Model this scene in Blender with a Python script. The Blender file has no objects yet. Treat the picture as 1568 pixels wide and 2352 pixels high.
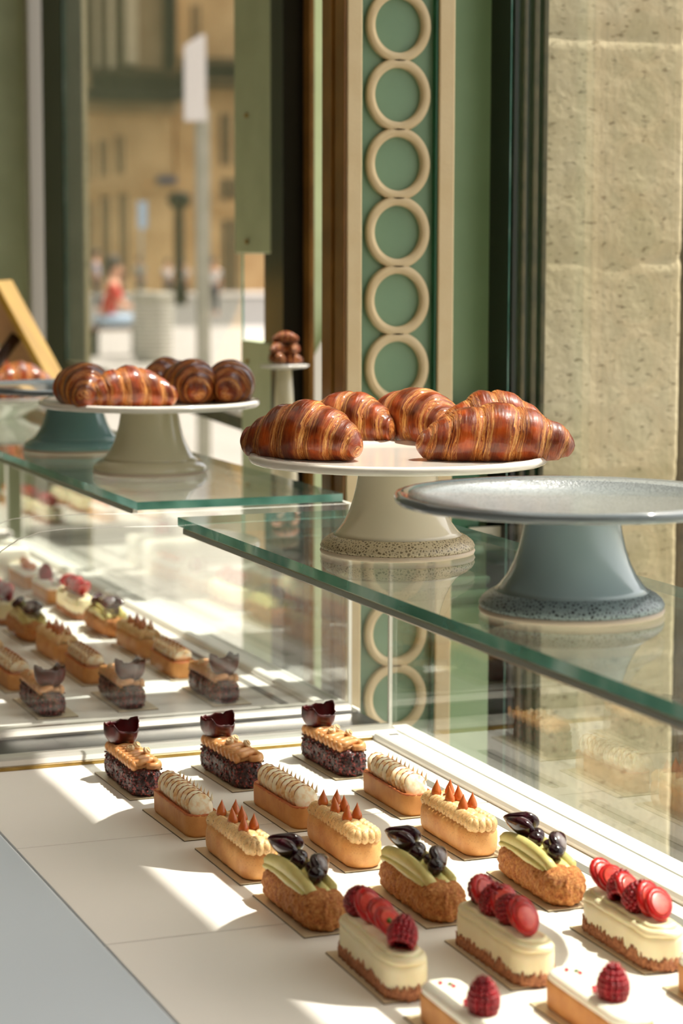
import bpy, bmesh, math, random
from mathutils import Vector, Matrix, noise
R = random.Random(7)
PI = math.pi
S = bpy.context.scene
C = S.collection
EYE = 1.70                                   # camera height above the floor

# ------------------------------------------------------------------ camera
cam_r = Vector((0.92942477, -0.36900502, 0.00220895))
cam_u = Vector((0.04129905, 0.10996603, 0.99307697))
cam_w = Vector((0.3666933, 0.92289911, -0.11744472))
FPX = 5072.17
cd = bpy.data.cameras.new('camera')
cam = bpy.data.objects.new('camera', cd)
C.objects.link(cam)
cam.matrix_world = Matrix(((cam_r.x, cam_u.x, -cam_w.x, 0), (cam_r.y, cam_u.y, -cam_w.y, 0), (cam_r.z, cam_u.z, -cam_w.z, EYE), (0, 0, 0, 1)))
cd.sensor_fit = 'VERTICAL'; cd.sensor_height = 36.0; cd.sensor_width = 24.0
cd.lens = FPX / 2352 * 36
cd.clip_start = 0.05; cd.clip_end = 500
cd.dof.use_dof = True; cd.dof.focus_distance = 2.22; cd.dof.aperture_fstop = 6.3
S.camera = cam

# ------------------------------------------------------------------ light
SUN_DIR = Vector((-0.443, 0.02, -1.0)).normalized()
sd = bpy.data.lights.new('sun', 'SUN'); sd.energy = 7.0; sd.angle = 0.0093; sd.color = (1.0, 0.95, 0.88)
sun = bpy.data.objects.new('sun', sd); C.objects.link(sun)
sun.rotation_euler = SUN_DIR.to_track_quat('-Z', 'Y').to_euler(); sun.location = (4, 0, 8)
W = bpy.data.worlds.new('world'); S.world = W; W.use_nodes = True
wn = W.node_tree.nodes; wl = W.node_tree.links
sky = wn.new('ShaderNodeTexSky'); sky.sky_type = 'NISHITA'; sky.sun_disc = False
sky.sun_elevation = math.radians(62); sky.sun_rotation = math.radians(90); sky.dust_density = 3.0
hs_ = wn.new('ShaderNodeHueSaturation'); hs_.inputs['Saturation'].default_value = 0.35
wmx = wn.new('ShaderNodeMix'); wmx.data_type = 'RGBA'; wmx.blend_type = 'MULTIPLY'; wmx.inputs['Factor'].default_value = 1.0
wmx.inputs[7].default_value = (1.0, 0.95, 0.90, 1)
wl.new(sky.outputs[0], hs_.inputs['Color']); wl.new(hs_.outputs[0], wmx.inputs[6]); wl.new(wmx.outputs[2], wn['Background'].inputs[0])
wn['Background'].inputs[1].default_value = 0.285
S.view_settings.view_transform = 'Standard'; S.view_settings.look = 'None'
S.view_settings.exposure = 0.28; S.view_settings.gamma = 1.0; S.view_settings.use_curve_mapping = False
S.cycles.transparent_max_bounces = 32; S.cycles.max_bounces = 10
S.cycles.caustics_reflective = False; S.cycles.caustics_refractive = False
al = bpy.data.lights.new('room_fill', 'AREA'); al.shape = 'RECTANGLE'; al.size = 1.6; al.size_y = 4.5  # unseen warm area lamp added as fill for the shop interior
al.energy = 10; al.color = (1.0, 0.88, 0.72)
alo = bpy.data.objects.new('room_fill', al); C.objects.link(alo); alo.location = (-0.2, 1.6, 1.40 + EYE)

# ------------------------------------------------------------------ helpers
def srgb(r, g, b):
    f = lambda c: ((c / 255) / 12.92) if c / 255 <= 0.04045 else (((c / 255) + 0.055) / 1.055) ** 2.4
    return (f(r), f(g), f(b), 1)

def L(x, y, z): return Vector((x, y, z + EYE))

def at(px, py, Y):
    d = cam_w + cam_r * ((px - 784) / FPX) - cam_u * ((py - 1176) / FPX)
    d = d * (Y / d.y)
    return Vector((d.x, d.y, d.z + EYE))

class NT:
    def __init__(s, name):
        s.m = bpy.data.materials.new(name); s.m.use_nodes = True
        s.t = s.m.node_tree; s.n = s.t.nodes; s.b = s.n['Principled BSDF']; s.out = s.n['Material Output']
    def node(s, typ, **kw):
        nd = s.n.new(typ)
        for k, v in kw.items():
            if k in nd.inputs.keys(): nd.inputs[k].default_value = v
            else: setattr(nd, k, v)
        return nd
    def link(s, a, b): s.t.links.new(a, b)
    def coord(s, kind='Object'): return s.node('ShaderNodeTexCoord').outputs[kind]
    def noise(s, scale, detail=3, vec=None, rough=0.5):
        nd = s.node('ShaderNodeTexNoise'); nd.inputs['Scale'].default_value = scale; nd.inputs['Detail'].default_value = detail
        nd.inputs['Roughness'].default_value = rough
        s.link(vec if vec is not None else s.coord(), nd.inputs['Vector']); return nd.outputs['Fac']
    def ramp(s, fac, stops, interp='LINEAR'):
        nd = s.node('ShaderNodeValToRGB'); cr = nd.color_ramp; cr.interpolation = interp
        while len(cr.elements) < len(stops): cr.elements.new(0.5)
        for e, (p, c) in zip(cr.elements, stops): e.position = p; e.color = c
        s.link(fac, nd.inputs[0]); return nd.outputs[0]
    def math(s, op, a, b=0.0, c=None):
        nd = s.node('ShaderNodeMath', operation=op)
        for i, v in enumerate((a, b) if c is None else (a, b, c)):
            if isinstance(v, (int, float)): nd.inputs[i].default_value = v
            else: s.link(v, nd.inputs[i])
        return nd.outputs[0]
    def mix(s, fac, a, b, blend='MIX'):
        nd = s.node('ShaderNodeMix', data_type='RGBA', blend_type=blend)
        for i, v in ((0, fac), (6, a), (7, b)):
            if isinstance(v, (int, float, tuple)): nd.inputs[i].default_value = v
            else: s.link(v, nd.inputs[i])
        return nd.outputs[2]
    def bump(s, h, strength=0.3, dist=0.001):
        nd = s.node('ShaderNodeBump'); nd.inputs['Strength'].default_value = strength; nd.inputs['Distance'].default_value = dist
        s.link(h, nd.inputs['Height']); s.link(nd.outputs[0], s.b.inputs['Normal'])
    def set(s, color=None, rough=0.5, metal=0, coat=0, sss=0, spec=None):
        if color is not None:
            if isinstance(color, tuple): s.b.inputs['Base Color'].default_value = color
            else: s.link(color, s.b.inputs['Base Color'])
        s.b.inputs['Roughness'].default_value = rough; s.b.inputs['Metallic'].default_value = metal
        s.b.inputs['Coat Weight'].default_value = coat; s.b.inputs['Coat Roughness'].default_value = 0.08
        if sss:
            s.b.inputs['Subsurface Weight'].default_value = sss; s.b.inputs['Subsurface Scale'].default_value = 0.004
        if spec is not None: s.b.inputs['Specular IOR Level'].default_value = spec
        return s.m

def simple(name, c1, c2=None, scale=60, rough=0.5, metal=0, coat=0, bump=0, bscale=200, bdist=0.001, sss=0, detail=4, lo=0.35, hi=0.65, spec=None):
    t = NT(name)
    col = t.ramp(t.noise(scale, detail), [(lo, c1), (hi, c2)]) if c2 else c1
    if bump: t.bump(t.noise(bscale, 3), bump, bdist)
    return t.set(col, rough, metal, coat, sss, spec)

def glass_mat(name, tint=(0.97, 0.99, 0.98, 1), f0=0.04, dusty=0.0):
    t = NT(name)
    geo = t.node('ShaderNodeNewGeometry')
    dt = t.node('ShaderNodeVectorMath', operation='DOT_PRODUCT')
    t.link(geo.outputs['Normal'], dt.inputs[0]); t.link(geo.outputs['Incoming'], dt.inputs[1])
    c = t.math('ABSOLUTE', dt.outputs['Value'])
    k = t.math('POWER', t.math('SUBTRACT', 1.0, c), 5.0)
    f = t.math('MULTIPLY_ADD', k, 1 - f0, f0)
    tr = t.node('ShaderNodeBsdfTransparent'); tr.inputs[0].default_value = tint
    gl = t.node('ShaderNodeBsdfGlossy'); gl.inputs['Roughness'].default_value = 0.0; gl.inputs['Color'].default_value = (1, 1, 1, 1)
    mx = t.node('ShaderNodeMixShader'); t.link(f, mx.inputs[0]); t.link(tr.outputs[0], mx.inputs[1]); t.link(gl.outputs[0], mx.inputs[2])
    last = mx.outputs[0]
    if dusty:
        df = t.node('ShaderNodeBsdfDiffuse'); df.inputs[0].default_value = (0.9, 0.88, 0.84, 1)
        sp = t.noise(900, 2); sp2 = t.ramp(sp, [(0.66, (0, 0, 0, 1)), (0.74, (1, 1, 1, 1))])
        m2 = t.node('ShaderNodeMixShader'); t.link(t.math('MULTIPLY_ADD', sp2, dusty, 0.008), m2.inputs[0]); t.link(last, m2.inputs[1]); t.link(df.outputs[0], m2.inputs[2]); last = m2.outputs[0]
    t.link(last, t.out.inputs[0]); return t.m

def edge_glass_mat(name):
    t = NT(name)
    col = t.ramp(t.noise(14, 2), [(0.3, srgb(30, 120, 102)), (0.5, srgb(100, 178, 162)), (0.7, srgb(180, 226, 214))])
    t.set(col, 0.08, 0, 0.6)
    t.b.inputs['Transmission Weight'].default_value = 0.45
    t.b.inputs['IOR'].default_value = 1.3
    return t.m

def mesh_obj(name, verts, faces, mats, parent=None, smooth=True, mi=None, uv=None):
    me = bpy.data.meshes.new(name); me.from_pydata([tuple(v) for v in verts], [], faces); me.validate(); me.update()
    for m in (mats if isinstance(mats, (list, tuple)) else [mats]): me.materials.append(m)
    if smooth: me.polygons.foreach_set('use_smooth', [True] * len(me.polygons))
    if mi:
        for p, k in zip(me.polygons, mi): p.material_index = k
    if uv:
        ul = me.uv_layers.new(name='UVMap')
        for lp in me.loops: ul.data[lp.index].uv = uv[lp.vertex_index]
    o = bpy.data.objects.new(name, me); C.objects.link(o)
    if parent: o.parent = parent
    return o

class MB:                                     # collects shapes, builds ONE mesh
    def __init__(s): s.v = []; s.f = []; s.mi = []; s.k = 0
    def add(s, v, f, k=None):
        b = len(s.v); s.v += [Vector(x) for x in v]; s.f += [tuple(i + b for i in q) for q in f]; s.mi += [s.k if k is None else k] * len(f)
    def box(s, x0, x1, y0, y1, z0, z1, k=None):
        s.add([(x0, y0, z0), (x1, y0, z0), (x1, y1, z0), (x0, y1, z0), (x0, y0, z1), (x1, y0, z1), (x1, y1, z1), (x0, y1, z1)],
              [(0, 3, 2, 1), (4, 5, 6, 7), (0, 1, 5, 4), (1, 2, 6, 5), (2, 3, 7, 6), (3, 0, 4, 7)], k)
    def loft(s, rings, cap=True, closed=True, k=None):
        n = len(rings[0]); v = [p for r in rings for p in r]; f = []
        for i in range(len(rings) - 1):
            for j in range(n if closed else n - 1):
                a = i * n + j; b = i * n + (j + 1) % n; f.append((a, b, b + n, a + n))
        if cap:
            f.append(tuple(reversed(range(n)))); f.append(tuple(range((len(rings) - 1) * n, len(rings) * n)))
        s.add(v, f, k)
    def lathe(s, prof, n=48, c=(0, 0, 0), wob=None, k=None):
        rings = []
        for r, z in prof:
            rings.append([Vector((c[0] + (r * (wob(2 * PI * j / n, r) if wob else 1)) * math.cos(2 * PI * j / n), c[1] + (r * (wob(2 * PI * j / n, r) if wob else 1)) * math.sin(2 * PI * j / n), c[2] + z)) for j in range(n)])
        s.loft(rings, True, True, k)
    def tube(s, pts, rad, n=10, k=None):
        rings = []; pts = [Vector(p) for p in pts]
        for i, p in enumerate(pts):
            t = (pts[min(i + 1, len(pts) - 1)] - pts[max(i - 1, 0)]).normalized()
            a = t.cross(Vector((0, 0, 1)));
            if a.length < 1e-4: a = t.cross(Vector((0, 1, 0)))
            a.normalize(); b = a.cross(t).normalized(); r = rad[i] if isinstance(rad, (list, tuple)) else rad
            rings.append([p + a * (r * math.cos(2 * PI * j / n)) + b * (r * math.sin(2 * PI * j / n)) for j in range(n)])
        s.loft(rings, True, True, k)
    def ball(s, c, r, sub=2, sq=(1, 1, 1), rot=None, nz=0, nf=1.0, k=None, seed=0):
        bm = bmesh.new(); bmesh.ops.create_icosphere(bm, subdivisions=sub, radius=1.0)
        M = rot if rot else Matrix.Identity(3); c = Vector(c); vs = []
        for v in bm.verts:
            p = v.co.copy()
            if nz: p *= 1 + nz * noise.noise(p * nf + Vector((seed * 7.3, seed, 0)))
            p = Vector((p.x * sq[0] * r, p.y * sq[1] * r, p.z * sq[2] * r)); vs.append(c + M @ p)
        fs = [tuple(v.index for v in f.verts) for f in bm.faces]; bm.free(); s.add(vs, fs, k)
    def xform(s, M): s.v = [M @ v for v in s.v]; return s
    def build(s, name, mats, parent=None, smooth=True, bevel=0, uv=None):
        o = mesh_obj(name, s.v, s.f, mats, parent, smooth, s.mi, uv)
        if bevel:
            b = o.modifiers.new('bevel', 'BEVEL'); b.width = bevel; b.segments = 2; b.limit_method = 'ANGLE'
        return o

def tag(o, label=None, cat=None, group=None, kind=None):
    if label: o['label'] = label
    if cat: o['category'] = cat
    if group: o['group'] = group
    if kind: o['kind'] = kind
    return o
def empty(name, loc, rz=0):
    o = bpy.data.objects.new(name, None); C.objects.link(o); o.location = loc; o.rotation_euler = (0, 0, rz); o.empty_display_size = 0.02
    return o
def kids(o): return [c for c in C.objects if c.parent == o]
def copy_tree(o, parent=None):
    c = o.copy(); C.objects.link(c); c.parent = parent
    for ch in kids(o): copy_tree(ch, c)
    return c
def struct(name, mb, mat, smooth=False, bevel=0, label=None):
    o = mb.build(name, mat, None, smooth, bevel); o['kind'] = 'structure'
    if label: o['label'] = label
    return o

def stadium(Lh, Wh, n=14, inset=0.0, z=0.0, rc=None):
    """outline of a bar with round ends, long axis Y; Lh, Wh half sizes"""
    Wd = Wh - inset; Ld = Lh - inset; r = Wd if rc is None else min(max(rc - inset, 0.0005), Wd); out = []
    for (cx, cy, a0) in ((Wd - r, Ld - r, 0), (-(Wd - r), Ld - r, PI / 2), (-(Wd - r), -(Ld - r), PI), (Wd - r, -(Ld - r), 3 * PI / 2)):
        for i in range(n + 1):
            a = a0 + PI / 2 * i / n; out.append(Vector((cx + r * math.cos(a), cy + r * math.sin(a), z)))
    return out
def dense_stadium(Lh, Wh, inset, z, rc=None, step=0.0012):
    o = stadium(Lh, Wh, 10, inset, z, rc); res = []
    for i in range(len(o)):
        a, b = o[i], o[(i + 1) % len(o)]; m = max(1, round((b - a).length / step))
        if (b - a).length < 1e-7: continue
        for k in range(m): res.append(a.lerp(b, k / m))
    return res
def resample(loop, n):
    P = loop + [loop[0]]; d = [0]
    for i in range(len(P) - 1): d.append(d[-1] + (P[i + 1] - P[i]).length)
    T = d[-1]; out = []; j = 0
    for k in range(n):
        t = T * k / n
        while d[j + 1] < t: j += 1
        out.append(P[j].lerp(P[j + 1], (t - d[j]) / max(1e-9, d[j + 1] - d[j])))
    return out

# ------------------------------------------------------------------ materials
M = {}
M['tray'] = simple('white_tray', srgb(244, 240, 232), rough=0.35)
M['rail'] = simple('silver_rail', srgb(225, 222, 214), rough=0.28, metal=0.55)
M['brass'] = simple('brass_strip', srgb(190, 158, 88), srgb(150, 118, 58), scale=40, rough=0.3, metal=0.8)
M['white_rail'] = simple('white_rail', srgb(240, 238, 230), rough=0.3)
M['black_gloss'] = simple('black_gloss', srgb(14, 15, 15), rough=0.3, spec=0.1)
M['chrome'] = simple('chrome', srgb(200, 196, 186), rough=0.22, metal=1.0)
M['glass'] = glass_mat('clear_glass', (0.985, 0.99, 0.985, 1), 0.026)
M['glass_shelf'] = glass_mat('shelf_glass', (0.94, 0.975, 0.96, 1), 0.03, 0.06)
M['front_pane'] = glass_mat('front_pane_glass', (0.97, 0.985, 0.97, 1), 0.05)
M['window_glass'] = glass_mat('window_glass', (0.985, 0.98, 0.96, 1), 0.03)
M['edge'] = edge_glass_mat('green_glass_edge')
M['bright_edge'] = simple('ground_glass_edge', srgb(238, 238, 228), rough=0.3)
M['ledge'] = simple('blue_grey_ledge', srgb(206, 218, 228), rough=0.35)
M['cabinet'] = simple('cabinet_white', srgb(214, 210, 200), rough=0.5)
M['cream_cer'] = simple('cream_ceramic', srgb(236, 226, 204), rough=0.12, coat=0.5)
M['white_cer'] = simple('white_ceramic', srgb(232, 228, 216), rough=0.16, coat=0.5)
M['sage_cer'] = simple('sage_ceramic', srgb(232, 224, 192), rough=0.16, coat=0.4)
M['blue_cer'] = simple('blue_ceramic', srgb(184, 206, 210), rough=0.10, coat=0.6)
M['blue_top'] = simple('pale_blue_ceramic', srgb(108, 118, 122), rough=0.04, coat=0.8)
M['teal_cer'] = simple('teal_ceramic', srgb(156, 204, 202), rough=0.14, coat=0.5)
def lace(name, base, dark):
    t = NT(name); v = t.node('ShaderNodeTexVoronoi', feature='DISTANCE_TO_EDGE'); v.inputs['Scale'].default_value = 310
    t.link(t.coord(), v.inputs['Vector'])
    col = t.ramp(v.outputs['Distance'], [(0.10, base), (0.30, dark)]); t.bump(t.math('MULTIPLY', v.outputs['Distance'], -1.0), 0.8, 0.001)
    return t.set(col, 0.3, 0, 0.3)
M['lace_cream'] = lace('cream_lace_relief', srgb(206, 190, 158), srgb(120, 104, 76))
M['lace_blue'] = lace('blue_lace_relief', srgb(160, 178, 180), srgb(44, 52, 52))
M['lace_pale'] = lace('pale_lace_relief', srgb(150, 158, 158), srgb(84, 92, 94))
M['foot'] = simple('bare_clay_foot', srgb(216, 198, 176), rough=0.5)
M['card'] = simple('golden_cake_card', srgb(214, 198, 166), rough=0.35, metal=0.15)
M['card_edge'] = simple('dark_card_edge', srgb(96, 78, 48), rough=0.5)
# croissant: layered bands from the UV (u along the roll, v around it)
def croissant_mat():
    t = NT('croissant_crust'); uvn = t.node('ShaderNodeUVMap'); sep = t.node('ShaderNodeSeparateXYZ'); t.link(uvn.outputs[0], sep.inputs[0])
    comb = t.node('ShaderNodeCombineXYZ'); t.link(t.math('MULTIPLY', sep.outputs[0], 5.0), comb.inputs[0]); t.link(t.math('MULTIPLY', sep.outputs[1], 5.0), comb.inputs[1])
    wob = t.noise(1.6, 4, comb.outputs[0])
    ph = t.math('FRACT', t.math('MULTIPLY_ADD', wob, 0.45, sep.outputs[0]))
    comb2 = t.node('ShaderNodeCombineXYZ'); t.link(t.math('MULTIPLY', t.math('MULTIPLY_ADD', wob, 0.22, sep.outputs[0]), 40.0), comb2.inputs[0]); t.link(t.math('MULTIPLY', sep.outputs[1], 3.2), comb2.inputs[1])
    stri = t.noise(1.0, 6, comb2.outputs[0], 0.65)
    blotch = t.noise(46, 4)
    pale = t.ramp(stri, [(0.40, srgb(96, 32, 6)), (0.49, srgb(190, 98, 32)), (0.60, srgb(236, 176, 98))])
    dark = t.ramp(blotch, [(0.28, srgb(40, 8, 2)), (0.50, srgb(104, 30, 5)), (0.74, srgb(180, 74, 14))])
    msk = t.ramp(ph, [(0.0, (.3, .3, .3, 1)), (0.07, (1, 1, 1, 1)), (0.36, (1, 1, 1, 1)), (0.54, (.12, .12, .12, 1)), (0.84, (0.05, 0.05, 0.05, 1)), (1.0, (0.35, 0.35, 0.35, 1))])
    m2 = t.math('MULTIPLY', msk, t.ramp(stri, [(0.36, (0.25, 0.25, 0.25, 1)), (0.5, (1, 1, 1, 1))]))
    col = t.mix(m2, dark, pale)
    h = t.math('MULTIPLY_ADD', stri, t.math('MULTIPLY', msk, 1.0), t.math('MULTIPLY', blotch, 0.5)); t.bump(h, 0.9, 0.0022)
    return t.set(col, 0.36, 0, 0.45, spec=0.3)
M['croissant'] = croissant_mat()
M['choc'] = None
t = NT('chocolate_nut_glaze'); nn = t.noise(330, 4); t.bump(t.noise(420, 4), 0.9, 0.002)
M['choc'] = t.set(t.ramp(nn, [(0.42, srgb(34, 10, 10)), (0.54, srgb(72, 20, 20)), (0.64, srgb(150, 50, 46)), (0.78, srgb(196, 128, 108))]), 0.28, 0, 0.15)
M['praline'] = simple('praline_cream', srgb(224, 166, 108), srgb(206, 142, 84), scale=90, rough=0.4, sss=0.15, coat=0.1)
M['nut'] = simple('hazelnut_half', srgb(244, 222, 184), srgb(226, 190, 140), scale=300, rough=0.4)
M['petal'] = simple('chocolate_petal', srgb(92, 12, 14), srgb(40, 4, 8), scale=70, rough=0.3, coat=0.15)
M['shell'] = simple('tart_shell', srgb(214, 152, 84), srgb(198, 132, 68), scale=50, rough=0.6, bump=0.4, bscale=900, bdist=0.0006)
M['shell_rim'] = simple('tart_shell_rim', srgb(206, 120, 66), srgb(186, 96, 50), scale=80, rough=0.6)
t = NT('toasted_meringue'); geo = t.node('ShaderNodeNewGeometry')
pt = t.math('MULTIPLY_ADD', t.noise(130, 5), 0.55, t.math('MULTIPLY', geo.outputs['Pointiness'], 0.9))
M['toast'] = simple('toasted_meringue_edge', srgb(196, 124, 64), srgb(150, 82, 36), scale=300, rough=0.5)
M['meringue'] = t.set(t.ramp(t.noise(110, 4), [(0.46, srgb(252, 240, 212)), (0.62, srgb(238, 200, 146)), (0.74, srgb(206, 146, 84))]), 0.45, sss=0.25)
t = NT('dusted_eclair_body'); sep = t.node('ShaderNodeSeparateXYZ'); t.link(t.coord(), sep.inputs[0])
spk = t.ramp(t.noise(800, 3), [(0.60, (0, 0, 0, 1)), (0.68, (1, 1, 1, 1))])
mk = t.math('MULTIPLY', spk, t.math('MULTIPLY', sep.outputs[2], 26.0))
M['eclair'] = t.set(t.mix(mk, t.ramp(t.noise(45, 4), [(0.35, srgb(212, 146, 82)), (0.65, srgb(232, 176, 110))]), srgb(140, 76, 36)), 0.5, sss=0.1)
t = NT('dusted_coffee_cream'); spk = t.ramp(t.noise(750, 3), [(0.60, (0, 0, 0, 1)), (0.67, (1, 1, 1, 1))])
M['coffee'] = t.set(t.mix(t.math('MULTIPLY', spk, 0.85), t.ramp(t.noise(60, 3), [(0.4, srgb(230, 186, 128)), (0.6, srgb(240, 206, 152))]), srgb(118, 66, 34)), 0.45, sss=0.15)
M['caramel'] = simple('caramel_drop', srgb(206, 112, 50), srgb(190, 96, 40), scale=50, rough=0.25, coat=0.4, sss=0.2)
t = NT('choux_crust'); cn = t.noise(260, 8, rough=0.7); t.bump(t.noise(150, 8, rough=0.65), 1.0, 0.005)
M['choux'] = t.set(t.ramp(cn, [(0.32, srgb(150, 70, 26)), (0.46, srgb(206, 122, 56)), (0.62, srgb(232, 166, 94))]), 0.6)
M['pistachio'] = simple('pistachio_cream', srgb(226, 214, 142), srgb(214, 200, 124), scale=60, rough=0.42, sss=0.2)
M['grape'] = simple('dark_grape', srgb(20, 4, 12), srgb(62, 8, 26), scale=50, rough=0.15, coat=0.25)
M['grape_flesh'] = simple('grape_flesh', srgb(150, 140, 140), srgb(80, 50, 64), scale=70, rough=0.3)
M['cheese'] = simple('vanilla_cream', srgb(252, 238, 200), srgb(246, 230, 186), scale=30, rough=0.4, sss=0.3)
M['crumb'] = simple('biscuit_crumb', srgb(206, 140, 96), srgb(150, 88, 58), scale=420, rough=0.75, bump=0.8, bscale=600, bdist=0.002)
M['rasp'] = simple('raspberry_red', srgb(168, 8, 30), srgb(116, 2, 18), scale=160, rough=0.36, coat=0.12, sss=0.1)
M['leaf'] = simple('green_leaf', srgb(92, 122, 50), rough=0.5)
t = NT('strawberry_slice'); ln = t.node('ShaderNodeVectorMath', operation='LENGTH'); t.link(t.coord(), ln.inputs[0])
M['straw'] = simple('strawberry_red', srgb(206, 18, 18), srgb(160, 6, 14), scale=160, rough=0.3, coat=0.2, sss=0.1, bump=0.4, bscale=500)
M['straw_flesh'] = simple('strawberry_flesh', srgb(224, 84, 66), srgb(206, 36, 30), scale=150, rough=0.3, coat=0.2, sss=0.1)
M['icing'] = simple('white_icing', srgb(250, 244, 228), rough=0.4, sss=0.2)
M['pink'] = simple('pink_sugar_bit', srgb(226, 66, 84), rough=0.5)
M['orange'] = simple('orange_segment', srgb(240, 150, 62), srgb(228, 116, 40), scale=120, rough=0.3, coat=0.5, sss=0.3)
# architecture
M['stile'] = simple('tan_painted_wood', srgb(212, 194, 154), srgb(206, 186, 144), scale=20, rough=0.45, bump=0.15, bscale=160)
M['stile_side'] = simple('brown_varnished_wood', srgb(146, 104, 48), srgb(118, 82, 36), scale=12, rough=0.35)
M['green'] = simple('green_painted_wood', srgb(122, 156, 124), srgb(114, 148, 116), scale=10, rough=0.35)
M['green_panel'] = simple('pale_green_panel', srgb(150, 178, 138), srgb(142, 170, 130), scale=8, rough=0.4)  # lighter green base colour of the recess panel
M['dark_green'] = simple('dark_green_paint', srgb(26, 96, 62), srgb(20, 84, 54), scale=12, rough=0.3)
M['sage'] = simple('sage_painted_wood', srgb(192, 202, 162), srgb(180, 190, 150), scale=10, rough=0.5)
M['black'] = simple('black_frame_paint', srgb(20, 18, 14), srgb(12, 12, 10), scale=14, rough=0.3)
M['bronze'] = simple('worn_dark_bronze', srgb(84, 74, 50), srgb(54, 48, 34), scale=40, rough=0.3, metal=0.3)
M['grey_frame'] = simple('pale_grey_frame', srgb(190, 186, 174), rough=0.5)
def stone_mat():
    t = NT('limestone_block'); n1 = t.noise(5, 6, rough=0.6)
    base = t.ramp(n1, [(0.3, srgb(184, 172, 134)), (0.5, srgb(196, 184, 150)), (0.72, srgb(204, 194, 164))])
    mp = t.node('ShaderNodeMapping'); mp.inputs['Scale'].default_value = (1, 1, 2.4); t.link(t.coord(), mp.inputs[0])
    pit = t.ramp(t.noise(60, 5, mp.outputs[0], 0.6), [(0.36, (1, 1, 1, 1)), (0.41, (0, 0, 0, 1))])
    col = t.mix(t.math('MULTIPLY', pit, 0.7), base, srgb(112, 92, 58))
    t.bump(t.math('MULTIPLY_ADD', pit, -1.0, t.noise(80, 5)), 0.5, 0.004)
    return t.set(col, 0.85)
M['stone'] = stone_mat()
M['plaster'] = simple('warm_plaster', srgb(150, 134, 112), srgb(140, 124, 102), scale=3, rough=0.8)
M['parquet'] = simple('oak_floor', srgb(150, 116, 78), srgb(128, 96, 62), scale=6, rough=0.5)
M['pave'] = simple('pale_paving', srgb(164, 158, 150), srgb(150, 144, 136), scale=1.2, rough=0.8)
M['asphalt'] = simple('grey_asphalt', srgb(104, 100, 94), srgb(92, 90, 84), scale=3, rough=0.9)
M['facade'] = simple('ochre_limestone', srgb(196, 164, 116), srgb(170, 136, 90), scale=0.6, rough=0.9)
M['facade2'] = simple('brown_limestone', srgb(150, 126, 90), srgb(124, 100, 66), scale=0.5, rough=0.9)
M['dark_wall'] = simple('dark_loggia_wall', srgb(84, 72, 50), rough=0.9)  # even dark brown of the upper wall
M['shutter'] = simple('tan_shutter', srgb(178, 162, 130), rough=0.8)
M['win_dark'] = simple('dark_window_pane', srgb(52, 42, 26), srgb(36, 30, 20), scale=1, rough=0.8)
M['iron'] = simple('wrought_iron', srgb(18, 17, 14), rough=0.8, spec=0.2)
M['galv'] = simple('galvanised_steel', srgb(168, 162, 148), srgb(148, 144, 130), scale=6, rough=0.45, metal=0.4)
M['sign_white'] = simple('white_sign_face', srgb(226, 218, 214), rough=0.5)
M['navy'] = simple('navy_enamel', srgb(48, 52, 84), rough=0.4)
M['gold'] = simple('gold_painted_board', srgb(172, 136, 46), srgb(154, 118, 38), scale=8, rough=0.4)
M['tan_board'] = simple('tan_board_face', srgb(198, 156, 112), srgb(188, 146, 102), scale=8, rough=0.5)
M['bar_choc'] = simple('dark_brown_stick', srgb(54, 28, 14), rough=0.4)
M['skin'] = simple('skin', srgb(206, 150, 120), rough=0.6)
M['hair'] = simple('dark_hair', srgb(50, 34, 26), rough=0.6)
M['red'] = simple('red_cloth', srgb(190, 26, 26), rough=0.8)
M['blue_cloth'] = simple('pale_blue_cloth', srgb(176, 200, 222), rough=0.8)
M['lilac'] = simple('lilac_cloth', srgb(186, 186, 206), rough=0.8)
M['teal_cloth'] = simple('teal_cloth', srgb(92, 132, 140), rough=0.8)
M['navy_cloth'] = simple('navy_cloth', srgb(36, 40, 62), rough=0.8)
M['white_cloth'] = simple('white_cloth', srgb(216, 212, 206), rough=0.8)
M['brown_wood'] = simple('brown_bench_wood', srgb(112, 60, 40), rough=0.6)

# ------------------------------------------------------------------ key levels
ZD = -0.5775      # display deck (relative to the eye)
ZS = -0.303       # top of the glass shelves
XL, XF = 0.48, 0.987
YM = 2.4815       # middle of the gap between the two cases

# ------------------------------------------------------------------ room and street shell
m = MB(); m.box(-3.2, 1.285, -2.2, 6.2, -1.75 + EYE, -1.70 + EYE); struct('floor', m, M['parquet'])
m = MB(); m.box(-3.2, 1.468, -2.2, 6.2, 1.42 + EYE, 1.55 + EYE); struct('ceiling', m, M['plaster'])
m = MB(); m.box(-3.3, -3.2, -2.2, 6.2, 0, 1.42 + EYE); struct('wall_left', m, M['plaster'])
m = MB(); m.box(-3.2, 1.285, -2.3, -2.2, 0, 1.42 + EYE); struct('wall_back', m, M['plaster'])
m = MB(); m.box(-3.2, at(68, 500, 5.3).x, 5.30, 5.40, 0, 1.42 + EYE); struct('wall_far', m, M['sage'])
m = MB(); m.box(1.26, 1.31, -2.2, 5.3, -1.70 + EYE, -0.98 + EYE); struct('wall_right', m, M['dark_green'])
m = MB(); m.box(1.31, 60, -40, 47.5, -1.80 + EYE, -1.70 + EYE); struct('trim_1', m, M['pave'], label='pale sunlit paving of the street')
m = MB(); m.box(-10, 60, 47.5, 76, -1.84 + EYE, -1.73 + EYE); struct('trim_2', m, M['asphalt'], label='grey asphalt roadway')
m = MB(); m.box(-10, 60, 76, 120, -1.80 + EYE, -1.62 + EYE); struct('trim_3', m, M['pave'], label='far pavement')
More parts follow.
